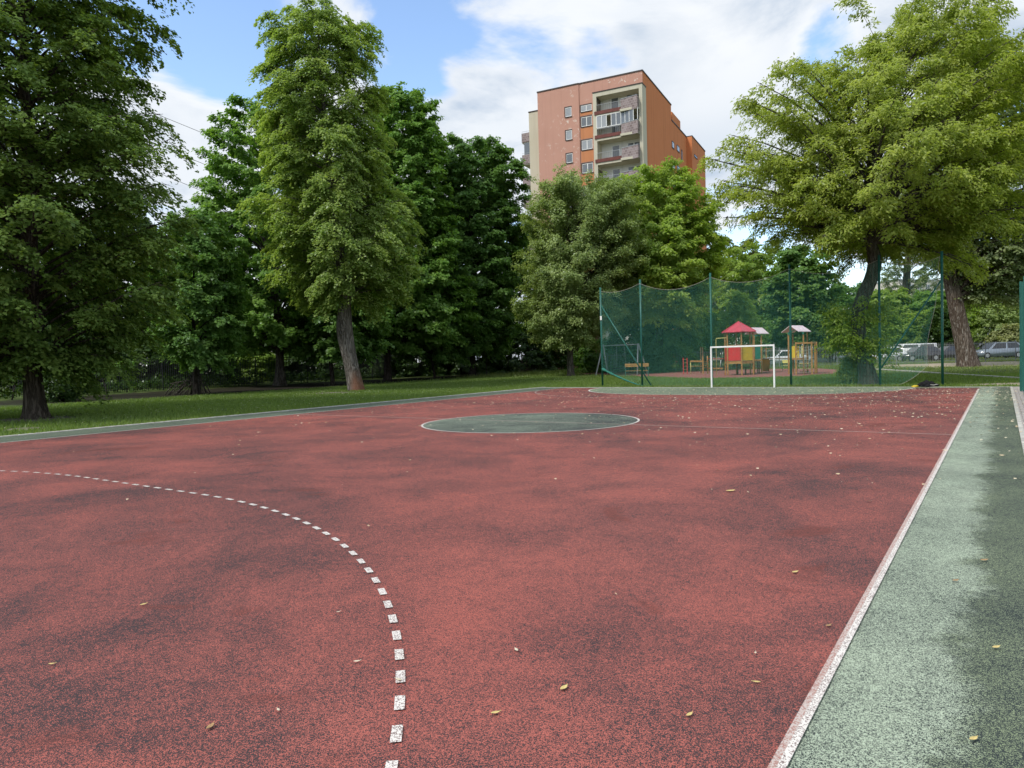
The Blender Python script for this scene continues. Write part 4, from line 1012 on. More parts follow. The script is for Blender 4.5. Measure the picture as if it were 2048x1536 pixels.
def climbing_tower():
    cx, cy = 1540+800/11.81, 748.5
    root, s, X, Z = pg_root('climbing_frame', 'wooden climbing frame with faded pitched roof, yellow panels and rope net', 'climbing frame', cx, cy)
    q = lambda v: X(1540+v/11.81)
    zz = lambda v: Z(cx, 630+v/11.81)
    for v, y, z in ((445, 0, 430), (800, 0, 400), (545, 1.0, 430), (890, 1.0, 400)): MB().box(q(v)-.05, q(v)+.05, y-.05, y+.05, -.1, zz(z)).build('post', MT['wood'], root, bevel=.01)
    gable_roof(root, q(385), q(880), -.2, 1.25, zz(385), zz(235), turn=-33)
    x0, x1 = q(445), q(800); n = 8; zt = zz(410)
    pts = [(x0+(x1-x0)*k/n, zt-.18+.34*math.sin(PI*k/n)) for k in range(n+1)]
    MB().extr([(x0-.06, zt), ((x0+x1)/2, zz(330)), (x1+.06, zt), (x1, zt-.18)]+list(reversed(pts[1:-1]))+[(x0, zt-.18)], -.07, -.045).build('arch_panel', MT['green_panel'], root)
    zp = zz(1015)
    MB().box(x0-.06, x1+.06, -.06, 1.06, zp-.1, zp).build('platform', MT['wood'], root)
    for a, b in ((520, 605), (640, 690)): MB().box(q(a), q(b), -.03, .0, zp+.03, zz(728)).build('panel', MT['yellow'], root)
    MB().bar((q(760), .4, zz(990)), (q(760), .4, zz(730)), .10, .04).build('panel', MT['pale_yellow'], root)
    for v, y in ((620, -.75), (990, -.75), (1070, .55), (1108, .9)): MB().box(q(v)-.05, q(v)+.05, y-.05, y+.05, -.1, zz(640)).build('post', MT['wood'], root, bevel=.01)
    for a, b in (((q(600), -.75), (q(1010), -.75)), ((q(620), -.75), (q(620), .1)), ((q(990), -.75), (q(1080), .6)), ((q(640), .6), (q(1090), .6))):
        MB().bar((a[0], a[1], zz(665)), (b[0], b[1], zz(665)), .09, .11).build('beam', MT['wood'], root)
    mb = MB()
    for k in range(7):
        x = q(650)+(q(960)-q(650))*k/6; mb.tube([(x, -.72, zz(700)), (x+.03, -.55, zz(1050)), (x, -.72, zz(1370))], .011, 5)
    for k in range(9):
        z = zz(760)+(zz(1340)-zz(760))*k/8; mb.tube([(q(625), -.72, z), (q(800), -.6, z-.03), (q(985), -.72, z)], .011, 5)
    mb.build('rope_net', MT['rope'], root)
    for k in range(5): MB().bar((q(700), .1, zz(1080+k*65)), (q(930), .1, zz(1080+k*65)), .05, .04).build('rung', MT['pale_yellow'] if k % 2 else MT['black_rubber'], root)
    return root
def balance_bars():
    cx, cy = 1406.5, 748.5
    root, s, X, Z = pg_root('balance_trail', 'low wooden balance trail with posts, rungs and orange rails, left of the tower', 'play equipment', cx, cy)
    for x, y in ((1406.3, 0), (1415.5, .4)): MB().box(X(x)-.05, X(x)+.05, y-.05, y+.05, -.1, Z(cx, 712)).build('post', MT['wood'], root, bevel=.01)
    for yv in (723, 727, 731, 735): MB().bar((X(1406.3), .03, Z(cx, yv)), (X(1415.5), .37, Z(cx, yv)), .04, .05).build('rung', MT['wood'], root)
    MB().bar((X(1381), .1, Z(1381, 722.5)), (X(1405.8), 0, Z(1405, 722.5)), .09, .12).build('beam', MT['wood'], root)
    MB().tube([(X(1381.5), .1, -.05), (X(1381.5), .1, Z(1381, 724))], .02, 8).build('leg', MT['pale_yellow'], root)
    MB().bar((X(1381), .12, Z(1381, 732.5)), (X(1405), .05, Z(1405, 732.5)), .03, .03).build('rail', MT['wood'], root)
    for x in (1366, 1374): MB().box(X(x)-.03, X(x)+.03, .9, .96, -.1, Z(x, 716)).build('post', MT['red_panel'], root)
    for yv in (719, 726, 733, 740): MB().bar((X(1366), .93, Z(1370, yv)), (X(1374), .93, Z(1370, yv)), .03, .03).build('rung', MT['wood'], root)
    MB().bar((X(1416), .4, Z(1416, 717.5)), (X(1448), .6, Z(1448, 717.5)), .05, .04).build('rail', MT['red_panel'], root)
    MB().bar((X(1418), .35, Z(1418, 737)), (X(1446), .5, Z(1446, 737)), .14, .12).build('beam', MT['wood'], root)
    MB().tube([(X(1440), .4, Z(1440, 736)), (X(1442.5), .45, Z(1442, 720))], .015, 6).build('brace', MT['white_metal'], root)
    for x in (1402, 1406): MB().box(X(x)-.04, X(x)+.04, 2.2, 2.28, -.1, Z(x, 694)).build('post', MT['wood_dark'], root)
    return root
def bench(label, px, py, w_px, yb, yseat, ytop, wood):
    root, s, X, Z = pg_root('bench', label, 'bench', px, py)
    w = w_px*s/2; zs = Z(px, yseat); zt = Z(px, ytop); zb = Z(px, yb)
    mb = MB()
    for k in range(3): mb.box(-w, w, -.05-.14*k, .06-.14*k, zs-.03, zs)
    mb.build('seat', MT[wood], root)
    mb = MB()
    hh = (zt-zb)
    for k in range(2): mb.box(-w, w, .10+.02*k, .13+.02*k, zb+hh*(.0+.53*k), zb+hh*(.47+.53*k))
    mb.build('backrest', MT[wood], root)
    for sx in (-1, 1):
        x = sx*(w-.04)
        MB().tube([(x, -.36, -.05), (x, -.34, zs-.04), (x, .02, zs-.05), (x, .08, zs), (x, .15, zt-.02)], .02, 8).build('leg', MT['green_metal'], root)
        MB().tube([(x, .16, -.05), (x, .06, zs-.05)], .02, 8).build('leg', MT['green_metal'], root)
        MB().tube([(x+sx*.03, .12, zs+.22), (x+sx*.06, -.28, zs+.24), (x+sx*.05, -.35, zs+.1), (x, -.35, zs-.04)], .015, 8).build('armrest', MT['green_metal'], root)
    return root
def swing():
    px, py = 1275.5, 749.5
    root, s, X, Z = pg_root('swing', 'grey metal swing frame with a black basket seat, partly behind the left net', 'swing', px, py)
    zt = Z(1277, 687); xa, xb = X(1206), X(1277)
    MB().tube([(xa-.1, .2, zt-.10), (xb+.1, .2, zt-.06)], .045, 10).build('crossbar', MT['grey_metal'], root)
    for a, b in (((X(1274.5), -.6), (xb, .15)), ((X(1296), 1.0), (xb+.04, .25)), ((X(1191), -.6), (xa, .15)), ((X(1214), 1.0), (xa+.04, .25))):
        MB().tube([(a[0], a[1], -.1), (b[0], b[1], zt)], .055, 10).build('leg', MT['grey_metal'], root)
    zs = Z(1242, 737); xc = X(1242)
    ring = [(xc+.55*math.cos(2*PI*k/24), .2+.55*math.sin(2*PI*k/24), zs) for k in range(25)]
    seat = MB().tube(ring, .05, 8).build('basket_seat', MT['black_rubber'], root)
    mb = MB()
    for k in range(9):
        t = -.5+k/8; h = math.sqrt(max(0, .55**2-t*t)); mb.tube([(xc+t, .2-h, zs), (xc+t, .2+h, zs)], .012, 4); mb.tube([(xc-h, .2+t, zs-.01), (xc+h, .2+t, zs-.01)], .012, 4)
    mb.build('basket_net', MT['black_rubber'], seat)
    for sx, sy in ((-1, -1), (1, -1), (1, 1), (-1, 1)):
        MB().tube([(xc+sx*.4, .2+sy*.38, zs), (xc+sx*.30, .2, zt-.12)], .009, 5).build('chain', MT['grey_metal'], root)
play_tower(); play_tower_b(); climbing_tower(); balance_bars(); swing()
bench('wooden slat bench with green metal legs beside the swing', 1274, 753.5, 47, 733.5, 741, 727, 'wood')
bench('green metal bench between the two pitched play roofs', 1574, 741, 18, 726, 730, 720, 'pale_yellow')
def spring_rider():
    root, s, X, Z = pg_root('spring_rider', 'small yellow spring rider just right of the box elder trunk', 'spring rider', 1746, 728)
    root.rotation_euler.z = YAW+PI/2+.3
    pts = [(.07*math.cos(k*1.0), .07*math.sin(k*1.0), .02+.012*k) for k in range(26)]
    MB().tube(pts, .012, 5).build('spring', MT['black_rubber'], root)
    MB().extr([(-.35,.36),(.30,.36),(.42,.50),(.46,.72),(.36,.76),(.26,.58),(-.15,.54),(-.30,.66),(-.42,.60)], -.03, .03).build('body', MT['yellow'], root)
    MB().tube([(.3,-.16,.66),(.3,.16,.66)], .015, 6).build('handle', MT['red_panel'], root)
spring_rider()

# ------------------------------------------------------------------ small things under the left trees
def stick_den():
    p = gpt(388, 788); root = empty('stick_den', p, YAW, 'lean-to den of bare sticks propped round a thin trunk under the trees', 'stick den'); rng = np.random.default_rng(12)
    s = depth(p)/FPX
    for i in range(26):
        x0 = rng.uniform(-46, 34)*s; x1 = rng.uniform(-6, 22)*s*.7+.1; z = rng.uniform(38, 62)*s; y0 = rng.uniform(-.7, .6)
        if i > 19: x0 = rng.uniform(-50, -25)*s; x1 = x0+rng.uniform(15, 25)*s; z = 26*s
        m_ = Vector(((x0+x1)/2+rng.normal(0, .08), y0*.5, z*.5))
        MB().tube([(x0, y0, -.05), m_, (x1, .1*y0, z)], [.035, .03, .018], 6).build('stick', BARK['grey'], root)
    MB().tube([(-42*s, -.3, 22*s), (-10*s, -.2, 27*s), (20*s, 0, 30*s)], [.03, .03, .02], 6).build('stick', BARK['grey'], root)
stick_den()
def sapling(label, px, py, pts, leafy):
    p = gpt(px, py); s = depth(p)/FPX; root = empty('sapling', p, YAW, label, 'sapling'); mb = MB(); rng = np.random.default_rng(int(px))
    mb.tube([((x-px)*s, 0, (py-y)*s) for x, y in pts], [.045-.03*i/len(pts) for i in range(len(pts))], 7)
    P, D = [], []
    for (x, y, n) in leafy:
        e = np.array([(x-px)*s, 0, (py-y)*s]); b = np.array([(pts[-2][0]-px)*s, 0, (py-pts[-2][1])*s])
        mb.tube([b, (b+e)/2+np.array([0, 0, .1]), e], [.02, .015, .006], 5)
        for _ in range(n):
            P.append(e+rng.normal(0, .28, 3)*np.array([1.3, 1, .35])); d = rng.normal(0, 1, 3)*np.array([1, 1, .3]); D.append(d/np.linalg.norm(d))
    mb.build('stem', BARK['grey'], root)
    V, Q, ti = leaves(np.array(P), np.array(D), 26, .5, .14, .3, .12, .8, rng); link('foliage', np_mesh('foliage', V, Q, ti), LEAF['maple'], root)
sapling('bare stemmed sapling with a few leaf sprays right of the big lime', 216, 793, [(216,793),(211,770),(203,750),(200,725)], [(235,730,14),(250,726,10),(180,738,16),(200,715,10)])
sapling('forked pale stemmed sapling left of the big lime trunk', 26, 800, [(24,800),(32,770),(28,745),(30,720)], [(15,745,12),(45,735,14),(25,715,12)])
sapling('thin crooked sapling under the broad maple', 972, 752, [(974,752),(973,735),(975,715),(972,700)], [(955,700,10),(990,696,12),(970,690,10)])

# ------------------------------------------------------------------ cars
CARP = {}
def car_paint(name, col): 
    t = NT(name); b = t.bsdf(col, .25, 0, .5); t.t.nodes['Principled BSDF'].inputs['Coat Weight'].default_value = .6; return t.m
def car(name, label, px, d, col, L=4.3, H=1.5, kind='hatch', flip=False):
    p = gnd(px, d); root = empty(name, p, YAW+(PI if flip else 0), label, 'van' if kind == 'van' else 'car', 'cars parked beyond the far fence')
    W = 1.78; h = L/2; gc = .24; belt = H*.60
    # side outline facing -x: bonnet, windscreen, roof, tail
    if kind == 'van': low = [(-h,gc),(h,gc),(h,belt),(-h+.05,belt*.92)]; cab = [(-h+.18,belt*.92),(-h+.75,H),(h-.06,H),(h-.01,belt)]
    elif kind == 'saloon': low = [(-h,gc),(h,gc),(h,belt*.98),(-h+.02,belt*.82)]; cab = [(-h+1.15,belt*.93),(-h+1.95,H),(h-1.35,H-.02),(h-.6,belt)]
    else: low = [(-h,gc),(h,gc),(h,belt),(-h+.02,belt*.80)]; cab = [(-h+.95,belt*.92),(-h+1.75,H-.02),(h-.75,H),(h-.15,belt)]
    bm = bmesh.new()
    def loop(pts, w0, w1, zmid):
        vs = []
        for (x, z) in pts:
            w = w0 if z <= zmid else w1; vs.append((bm.verts.new((x, -w/2, z)), bm.verts.new((x, w/2, z))))
        n = len(vs)
        for i in range(n): a, b = vs[i], vs[(i+1) % n]; bm.faces.new((a[0], b[0], b[1], a[1]))
        bm.faces.new([v[0] for v in reversed(vs)]); bm.faces.new([v[1] for v in vs])
    front = low[-1]
    body = [low[0], low[1], (h+.0, belt*.7), low[2]] + [cab[3], cab[2], cab[1], cab[0]] + [front]
    loop(body, W, W*.80, belt+.02)
    bmesh.ops.recalc_face_normals(bm, faces=bm.faces)
    bmesh.ops.bevel(bm, geom=[e for e in bm.edges], offset=.06, segments=2, affect='EDGES', clamp_overlap=True)
    me = bpy.data.meshes.new('body'); bm.to_mesh(me); bm.free(); me.polygons.foreach_set('use_smooth', [True]*len(me.polygons))
    link('body', me, col, root)
    # side windows
    def lerp2(a, b, t): return (a[0]+(b[0]-a[0])*t, a[1]+(b[1]-a[1])*t)
    A, B_, Cc, Dd = cab
    for sy in (-1, 1):
        for t0, t1 in ((.06, .47), (.53, .92)):
            q = []
            for t, top in ((t0, 0), (t1, 0), (t1, 1), (t0, 1)):
                lo = lerp2(A, Dd, t); hi = lerp2(B_, Cc, t); u = (.48 if kind == 'van' else .12) if not top else .86; x, z = lerp2(lo, hi, u)
                wy = W/2+(W*.40-W/2)*u; q.append((x, sy*(wy+.012), z))
            mb = MB(); mb.add(q+[(x, y-sy*.02, z) for x, y, z in q], [(0,1,2,3),(7,6,5,4),(0,4,5,1),(1,5,6,2),(2,6,7,3),(3,7,4,0)]); mb.build('window', MT['dark_glass'], root)
    for (a, b, nm) in ((A, B_, 'windscreen'), (Dd, Cc, 'rear_window')):
        sg = -1 if nm == 'windscreen' else 1; lo = lerp2(a, b, .1); hi = lerp2(a, b, .88)
        q = [(lo[0]+sg*.025, -W*.42, lo[1]+.02), (lo[0]+sg*.025, W*.42, lo[1]+.02), (hi[0]+sg*.025, W*.36, hi[1]+.02), (hi[0]+sg*.025, -W*.36, hi[1]+.02)]
        mb = MB(); mb.add(q+[(x-sg*.02, y, z-.01) for x, y, z in q], [(0,1,2,3),(7,6,5,4),(0,4,5,1),(1,5,6,2),(2,6,7,3),(3,7,4,0)]); mb.build(nm, MT['dark_glass'], root)
    for x in (-h+.8, h-.8):
        for sy in (-1, 1):
            y = sy*(W/2-.08)
            ty = MB().tube([(x, y-.1, .32), (x, y-.09, .32), (x, y+.09, .32), (x, y+.1, .32)], [.27, .32, .32, .27], 20).build('wheel', MT['black_rubber'], root)
            MB().tube([(x, y-.106, .32), (x, y+.106, .32)], .19, 14).build('rim', MT['grey_metal'], ty)
    for sy in (-1, 1):
        MB().box(-h-.015, -h+.12, sy*.62-.18, sy*.62+.18, belt*.62, belt*.76).build('headlight', MT['curtain'], root)
        MB().box(h-.1, h+.015, sy*.68-.12, sy*.68+.12, belt*.66, belt*.86).build('tail_light', MT['red_panel'], root)
    return root
white = car_paint('white_car_paint', (.80,.81,.82)); silver = car_paint('grey_blue_car_paint', (.20,.24,.29)); black = car_paint('black_car_paint', (.015,.016,.02)); blue = car_paint('pale_blue_car_paint', (.50,.60,.68))
car('parked_car', 'grey blue estate car parked behind the fence, right of the big poplar trunk', 1994, 72, silver, 4.7, 1.62, 'hatch')
car('parked_car', 'black saloon parked behind the fence, left of the big poplar trunk', 1898, 73, black, 4.4, 1.42, 'saloon')
car('parked_van', 'white van parked behind the slim poplar trunk', 1826, 79, white, 4.5, 1.75, 'van')
car('parked_car', 'white hatchback parked between the box elder and the slim poplar', 1764, 71, white, 4.2, 1.5, 'hatch')
car('parked_car', 'dark hatchback parked right of the slim poplar trunk', 1838, 70.5, black, 3.9, 1.45, 'hatch')
car('parked_car', 'white saloon parked behind the fence beside the goal post', 1566, 71, white, 4.5, 1.5, 'saloon')
car('parked_car', 'pale blue hatchback parked behind the climbing frame', 1643, 72, blue, 4.1, 1.5, 'hatch', True)

# ------------------------------------------------------------------ buildings
def facade_mat(name, base, var, spots=None, spot_amt=.0, streaks=.25):
    t = NT(name); co = t.co(); x, y, z = t.xyz(co)
    n = t.noise(co, .35, 5, .6); st = t.noise(t.scale(co, (2.2, 2.2, .06)), 1.0, 4, .6)
    c = t.mix(n, base, var); c = t.mix(t.math('MULTIPLY', t.ss(st, .5, .75), streaks), c, [v*.55 for v in base])
    if spots:
        sp = t.noise(co, 1.9, 6, .7, .4); area = t.noise(t.scale(co, (1, 1, .8)), .22, 3)
        f = t.math('MULTIPLY', t.ss(sp, .585, .61), t.ss(area, .42, .52)); f = t.math('MULTIPLY', f, t.ss(z, 20, 32))
        c = t.mix(f, c, spots)
    return t.bsdf(c, .9, 0, .15, t.bump(n, .1, .05))
def tower_block():
    K0 = at(1296.5, 700, 80.5); K = Vector((K0.x, K0.y, gz(K0.x, K0.y)))
    ax = RH*.89-FH*.453; ang = math.atan2(ax.y, ax.x); ay = Vector((-ax.y, ax.x, 0))
    root = empty('tower_block', K, ang, 'orange and pink high rise block with recessed balconies above the trees', 'apartment block')
    def fp(px, py, c=0.0):
        """local (x, z) where the ray meets the plane y=c"""
        r = ray(px, py); t = (K+ay*c-CAM).dot(ay)/r.dot(ay); p = CAM+r*t-K; return p.dot(ax), p.z
    def sp(px, py, c=0.0):
        """local (y, z) where the ray meets the plane x=c"""
        r = ray(px, py); t = (K+ax*c-CAM).dot(ax)/r.dot(ax); p = CAM+r*t-K; return p.dot(ay), p.z
    pink = facade_mat('faded_pink_render', (.47,.255,.195), (.54,.305,.235), (.70,.63,.54))
    orange = facade_mat('orange_render', (.58,.205,.082), (.65,.25,.110), None, 0, .45)
    panel = facade_mat('light_orange_render', (.50,.20,.09), (.56,.25,.125)); cream = facade_mat('cream_render', (.50,.47,.36), (.58,.54,.43))
    white_ = facade_mat('loggia_render', (.74,.73,.70), (.80,.79,.77)); trim = worn('dark_roof_flashing', (.05,.035,.03), .6)
    maroon = worn('maroon_sheet', (.14,.035,.025), .6, .3, 3); tile = None
    t = NT('mottled_tile_cladding'); co = t.co(); br = t.n('ShaderNodeTexBrick'); mp = t.n('ShaderNodeMapping'); t.l(co, mp.inputs[0]); mp.inputs['Rotation'].default_value = (PI/2, 0, 0); t.l(mp.outputs[0], br.inputs[0])
    br.inputs['Scale'].default_value = 1; br.inputs['Brick Width'].default_value = .34; br.inputs['Row Height'].default_value = .26; br.inputs['Mortar Size'].default_value = .018
    br.inputs['Color1'].default_value = (.17,.125,.12,1); br.inputs['Color2'].default_value = (.30,.24,.235,1); br.inputs['Mortar'].default_value = (.36,.32,.31,1); t.bsdf(br.outputs[0], .7); tile = t.m
    W = -fp(1075, 187.5)[0]; H = fp(1296.5, 139)[1]
    b1 = sp(1341.5, 186)[0]; b2 = sp(1372.6, 268.7)[0]; H2 = sp(1342.4, 240.6)[1]
    xj = fp(1159.4, 250)[0]
    # bodies: side wall colour on the main prism, front face set 3 mm proud as its own wall
    def prism_wall(name, x0, x1, y0, y1, z1, mat): return MB().box(x0, x1, y0, y1, -.3, z1).build(name, mat, root)
    prism_wall('side_wall', -W+.02, 0, .12, b1, H, orange)
    prism_wall('rear_wing', -W+1.0, -.003, b1+.003, b2, H2, orange)
    b3 = b2+8.6; prism_wall('rear_wing', -W+1.0, .75, b2+.003, b3, H2+.02, orange)
    fr = MB(); fr.box(xj+.003, 0.003, 0.0, .117, -.3, H-.003); fr.box(-W, xj, -.10, .117, -.3, H-.002); fr.build('front_wall', pink, root)
    xs0, xs1 = fp(1161.0, 260)[0], fp(1185, 260)[0]
    # roof edge flashing and roof objects
    rf = MB(); rf.box(-W-.06, xj, -.16, .2, H, H+.14); rf.box(xj+.003, .07, -.06, .2, H, H+.14); rf.box(-.15, .07, .203, b1+.05, H, H+.14); rf.box(-.15, .065, b1+.06, b2, H2, H2+.14); rf.box(-.1, .82, b2+.01, b3, H2+.021, H2+.16); rf.build('roof', trim, root)
    y0, y1 = sp(1344, 230)[0], sp(1361.5, 240)[0]; zt = sp(1344, 222)[1]
    MB().box(-3.2, -.06, y0+.3, y1, H2, zt).build('roof_house', orange, root)
    MB().box(-5.2, -4.0, .8, 2.2, H+.14, H+.45).build('vent_box', trim, root)
    # plain windows on the front
    def window(x0, x1, z0, z1, y=0.0, n=1, glass='curtain', rec=.0):
        m = MB(); fw = .07
        m.box(x0, x1, y-.035, y-.003, z0, z0+fw); m.box(x0, x1, y-.035, y-.003, z1-fw, z1)
        for k in range(n+1):
            xx = x0+(x1-x0)*k/n; m.box(max(x0, xx-fw*.6), min(x1, xx+fw*.6), y-.034, y-.004, z0+fw, z1-fw)
        f = m.build('window', MT['white_metal'], root)
        MB().box(x0+.02, x1-.02, y-.018, y-.002, z0+.02, z1-.02).build('pane', MT[glass], f)
        MB().box(x0-.06, x1+.06, y-.09, y-.001, z0-.07, z0-.002).build('sill', trim, f)
        m = MB(); m.box(x0-.12, x1+.02, y-.05, y-.001, z1+.002, z1+.12); m.box(x0-.12, x0-.002, y-.05, y-.001, z0, z1+.001); m.build('reveal_shade', trim, f)  # dark strips at head and left jamb paint in the shade of a recess
    st = 47.0; pitch = fp(1137, 213.7)[1]-fp(1137.5, 260.0)[1]
    wx0, wx1 = fp(1131.2, 240, -.1)[0], fp(1143.2, 240, -.1)[0]; wz1, wz0 = fp(1137, 215, -.1)[1], fp(1137, 233.5, -.1)[1]
    for k in range(7): window(wx0, wx1, wz0-k*pitch, wz1-k*pitch, -.10, 1, 'curtain' if k != 2 else 'glass')
    sx0, sx1 = fp(1162.8, 250)[0], fp(1184.0, 250)[0]; sz1, sz0 = fp(1173, 233.5)[1], fp(1173, 252.5)[1]
    ztop0 = fp(1173, 210)[1]; ztop1 = fp(1173, 222.5)[1]
    window(sx0, sx1, ztop1, ztop0, 0, 2, 'curtain')
    MB().box(sx0-.12, sx1+.1, -.014, -.001, sz1+.2, ztop1-.12).build('spandrel_panel', panel, root)
    for k in range(7):
        window(sx0, sx1, sz0-k*pitch, sz1-k*pitch, 0, 2, 'curtain' if k % 2 else 'glass')
        MB().box(sx0-.12, sx1+.1, -.014, -.001, sz1-(k+1)*pitch+.2, sz0-k*pitch-.14).build('spandrel_panel', panel, root)
    # windows on the right side (x=0 plane)
    def side_window(pxa, pxb, pya, pyb, c=0.0):
        (ya, za), (yb, zb) = sp(pxa, pya, c), sp(pxb, pyb, c); y0, y1 = min(ya, yb), max(ya, yb); z0, z1 = min(za, zb), max(za, zb)
        for k in range(4):
            dz = -k*pitch
            f = MB().box(c+.0, c+.03, y0, y1, z0+dz, z1+dz).build('window', MT['dark_glass'], root)
            m = MB(); m.box(c+.0, c+.06, y0-.06, y1+.06, z0+dz-.10, z0+dz-.003); m.box(c+.0, c+.05, y0-.05, y0-.002, z0+dz, z1+dz); m.box(c+.0, c+.05, y1+.002, y1+.05, z0+dz, z1+dz); m.box(c+.0, c+.05, y0, y1, z1+dz+.002, z1+dz+.07); m.build('frame', trim, f)
            MB().box(c+.031, c+.04, y0+(y1-y0)*.35, y1-.04, z0+dz+.05, z1+dz-.1).build('blind', MT['curtain'], f)
    side_window(1343.5, 1348, 282, 298); side_window(1353.5, 1358.6, 290, 305); side_window(1362.4, 1364.6, 300, 322); side_window(1388.5, 1394, 309, 318, .75)
    # balcony bay: projecting frame with open loggias
    dep = 1.5; x0 = fp(1185, 190, -dep)[0]; x1 = fp(1284, 168, -dep)[0]; zt = fp(1284, 166.5, -dep)[1]; lt = .42
    bay = MB(); bay.box(x0, x0+lt, -dep, -.016, -.2, zt); bay.box(x1-lt*.9, x1, -dep, -.016, -.2, zt); bay.box(x0+lt+.001, x1-lt*.9-.001, -dep+.001, -.016, zt-.45, zt-.001)
    bay.build('balcony_frame', cream, root)
    MB().box(x0-.05, x1+.05, -dep-.06, -.017, zt+.001, zt+.10).build('balcony_frame_cap', trim, root)
    i0, i1 = x0+lt+.002, x1-lt*.9-.002
    MB().box(i0, i1, -.030, -.017, -.2, zt-.452).build('loggia_wall', white_, root)
    zf = fp(1195, 229.5, -dep)[1]; xm = fp(1241.5, 232, -dep-.1)[0]
    for k in range(7):
        z = zf-k*pitch
        b = MB(); b.box(i0, i1, -dep-.02, -.032, z-.28, z); b.box(xm, i1-.02, -dep-.45, -dep-.021, z-.27, z-.01); bo = b.build('balcony', cream, root)
        MB().box(i0-.25, xm-.02, -dep-.10, -dep-.022, z-.02, z+.36).build('skirt_board', maroon, bo)
        mb = MB(); mb.bar((i0, -dep-.03, z+1.05), (xm, -dep-.03, z+1.05), .04)
        n = 13
        for j in range(n+1): mb.bar((i0+(xm-i0)*j/n, -dep-.03, z+.362), (i0+(xm-i0)*j/n, -dep-.03, z+1.03), .012)
        mb.build('railing', MT['grey_metal'], bo)
        mb = MB(); za, zb = z-.30, z+1.12; ya, yb = -dep-.12, -dep-.62; xe = i1-.02
        mb.add([(xm+.02, ya, za), (xe, yb, za), (xe, yb, zb), (xm+.02, ya, zb), (xm+.02, ya+.05, za), (xe, yb+.05, za), (xe, yb+.05, zb), (xm+.02, ya+.05, zb)], [(0,1,2,3),(7,6,5,4),(0,4,5,1),(1,5,6,2),(2,6,7,3),(3,7,4,0)])
        mb.box(xe-.05, xe, yb+.052, -dep+.0, za+.02, zb-.02); mb.build('tiled_parapet', tile, bo)
        mb = MB(); mb.bar((xm, ya, zb+.04), (xe+.02, yb, zb+.04), .06, .05); mb.build('handrail', MT['grey_metal'], bo)
        # door and window at the back of the loggia
        dx = i0+(i1-i0)*.24; d = MB().box(dx, dx+1.05, -.06, -.031, z+.05, z+2.1).build('door', MT['white_metal'], bo)
        MB().box(dx+.14, dx+.91, -.07, -.061, z+.25, z+1.98).build('pane', MT['glass'], d)
        f = MB().box(xm+.2, i1-.35, -.06, -.031, z+.85, z+2.1).build('window', MT['white_metal'], bo)
        w_ = (i1-.35-xm-.2)
        for j in range(2): MB().box(xm+.28+j*w_*.5, xm+.14+(j+1)*w_*.5, -.07, -.061, z+.95, z+2.0).build('pane', MT['glass'], f)
        mb = MB()
        for j in range(5): mb.bar((i0+.02, -.1-j*.28, z+.3), (i0+.02, -.35-j*.25, z+2.0), .025)
        for j in range(5): mb.bar((i0+.02, -.35-j*.25, z+.3), (i0+.02, -.1-j*.28, z+2.0), .025)
        if k in (0, 3): mb.build('trellis', trim, bo)
        if k == 1 or k == 5:      # glazed-in balcony
            g0, g1 = z+1.16, z+2.62-.12
            mb = MB(); n = 5
            for j in range(n+1): xx = i0+.02+(xm-i0-.02)*j/n; mb.bar((xx, -dep-.02, g0), (xx, -dep-.02, g1), .07)
            for zz_ in (g0, g1): mb.bar((i0, -dep-.02, zz_), (xm, -dep-.02, zz_), .07)
            for j in range(5): t_ = j/4; mb.bar((xm+(xe-xm)*t_, ya+(yb-ya)*t_+.05, g0), (xm+(xe-xm)*t_, ya+(yb-ya)*t_+.05, g1), .06)
            for zz_ in (g0, g1): mb.bar((xm, ya+.05, zz_), (xe, yb+.05, zz_), .07)
            for zz_ in (g0, g1): mb.bar((xe, yb+.05, zz_), (xe, -dep+.3, zz_), .06)
            fr_ = mb.build('glazing_frame', MT['white_metal'], bo)
            for j in range(n):
                if j == 2: continue
                a_ = i0+.02+(xm-i0-.02)*j/n; b_ = i0+.02+(xm-i0-.02)*(j+1)/n
                MB().box(a_+.035, b_-.035, -dep-.025, -dep-.015, g0+.03, g1-.03).build('pane', MT['curtain'] if j < 2 else MT['glass'], bo)
            for j in range(3):
                t0, t1 = (j+.08)/4, (j+.92)/4; q = []
                for t_, zz_ in ((t0, g0+.03), (t1, g0+.03), (t1, g1-.03), (t0, g1-.03)): q.append((xm+(xe-xm)*t_, ya+(yb-ya)*t_+.05, zz_))
                m2 = MB(); m2.add(q+[(x, y+.01, zq) for x, y, zq in q], [(0,1,2,3),(7,6,5,4),(0,4,5,1),(1,5,6,2),(2,6,7,3),(3,7,4,0)]); m2.build('pane', MT['glass'], bo)
    # cream wing at the left, set back, with its own balconies
    cx0 = fp(1059.0, 300, 2.2)[0]; zc = fp(1065, 224, 2.2)[1]
    MB().box(cx0, -W+.0-.003, 2.2, 9.0, -.3, zc).build('left_wing', cream, root)
    MB().box(cx0-.05, -W-.004, 2.14, 9.0, zc+.001, zc+.12).build('wing_roof', trim, root)
    zb0 = fp(1052, 283, 2.6)[1]
    for k in range(6):
        z = zb0-k*pitch; x0_, x1_ = cx0-1.15, cx0-.003
        b = MB().box(x0_, x1_, 2.5, 6.5, z-.22, z).build('side_balcony', cream, root)
        MB().box(x0_-.03, x0_+.02, 2.45, 6.5, z-.1, z+1.0).build('parapet', trim, b)
        MB().box(x0_+.025, x1_, 2.42, 2.46, z-.1, z+1.0).build('parapet', tile, b)
        MB().bar((x0_, 2.45, z+1.2), (x1_, 2.45, z+1.2), .03).build('railing', MT['grey_metal'], b)
        if k == 0: MB().box(x0_+.3, x1_, 2.44, 2.46, z-pitch+1.02, z-.23).build('pane', MT['glass'], b)
tower_block()
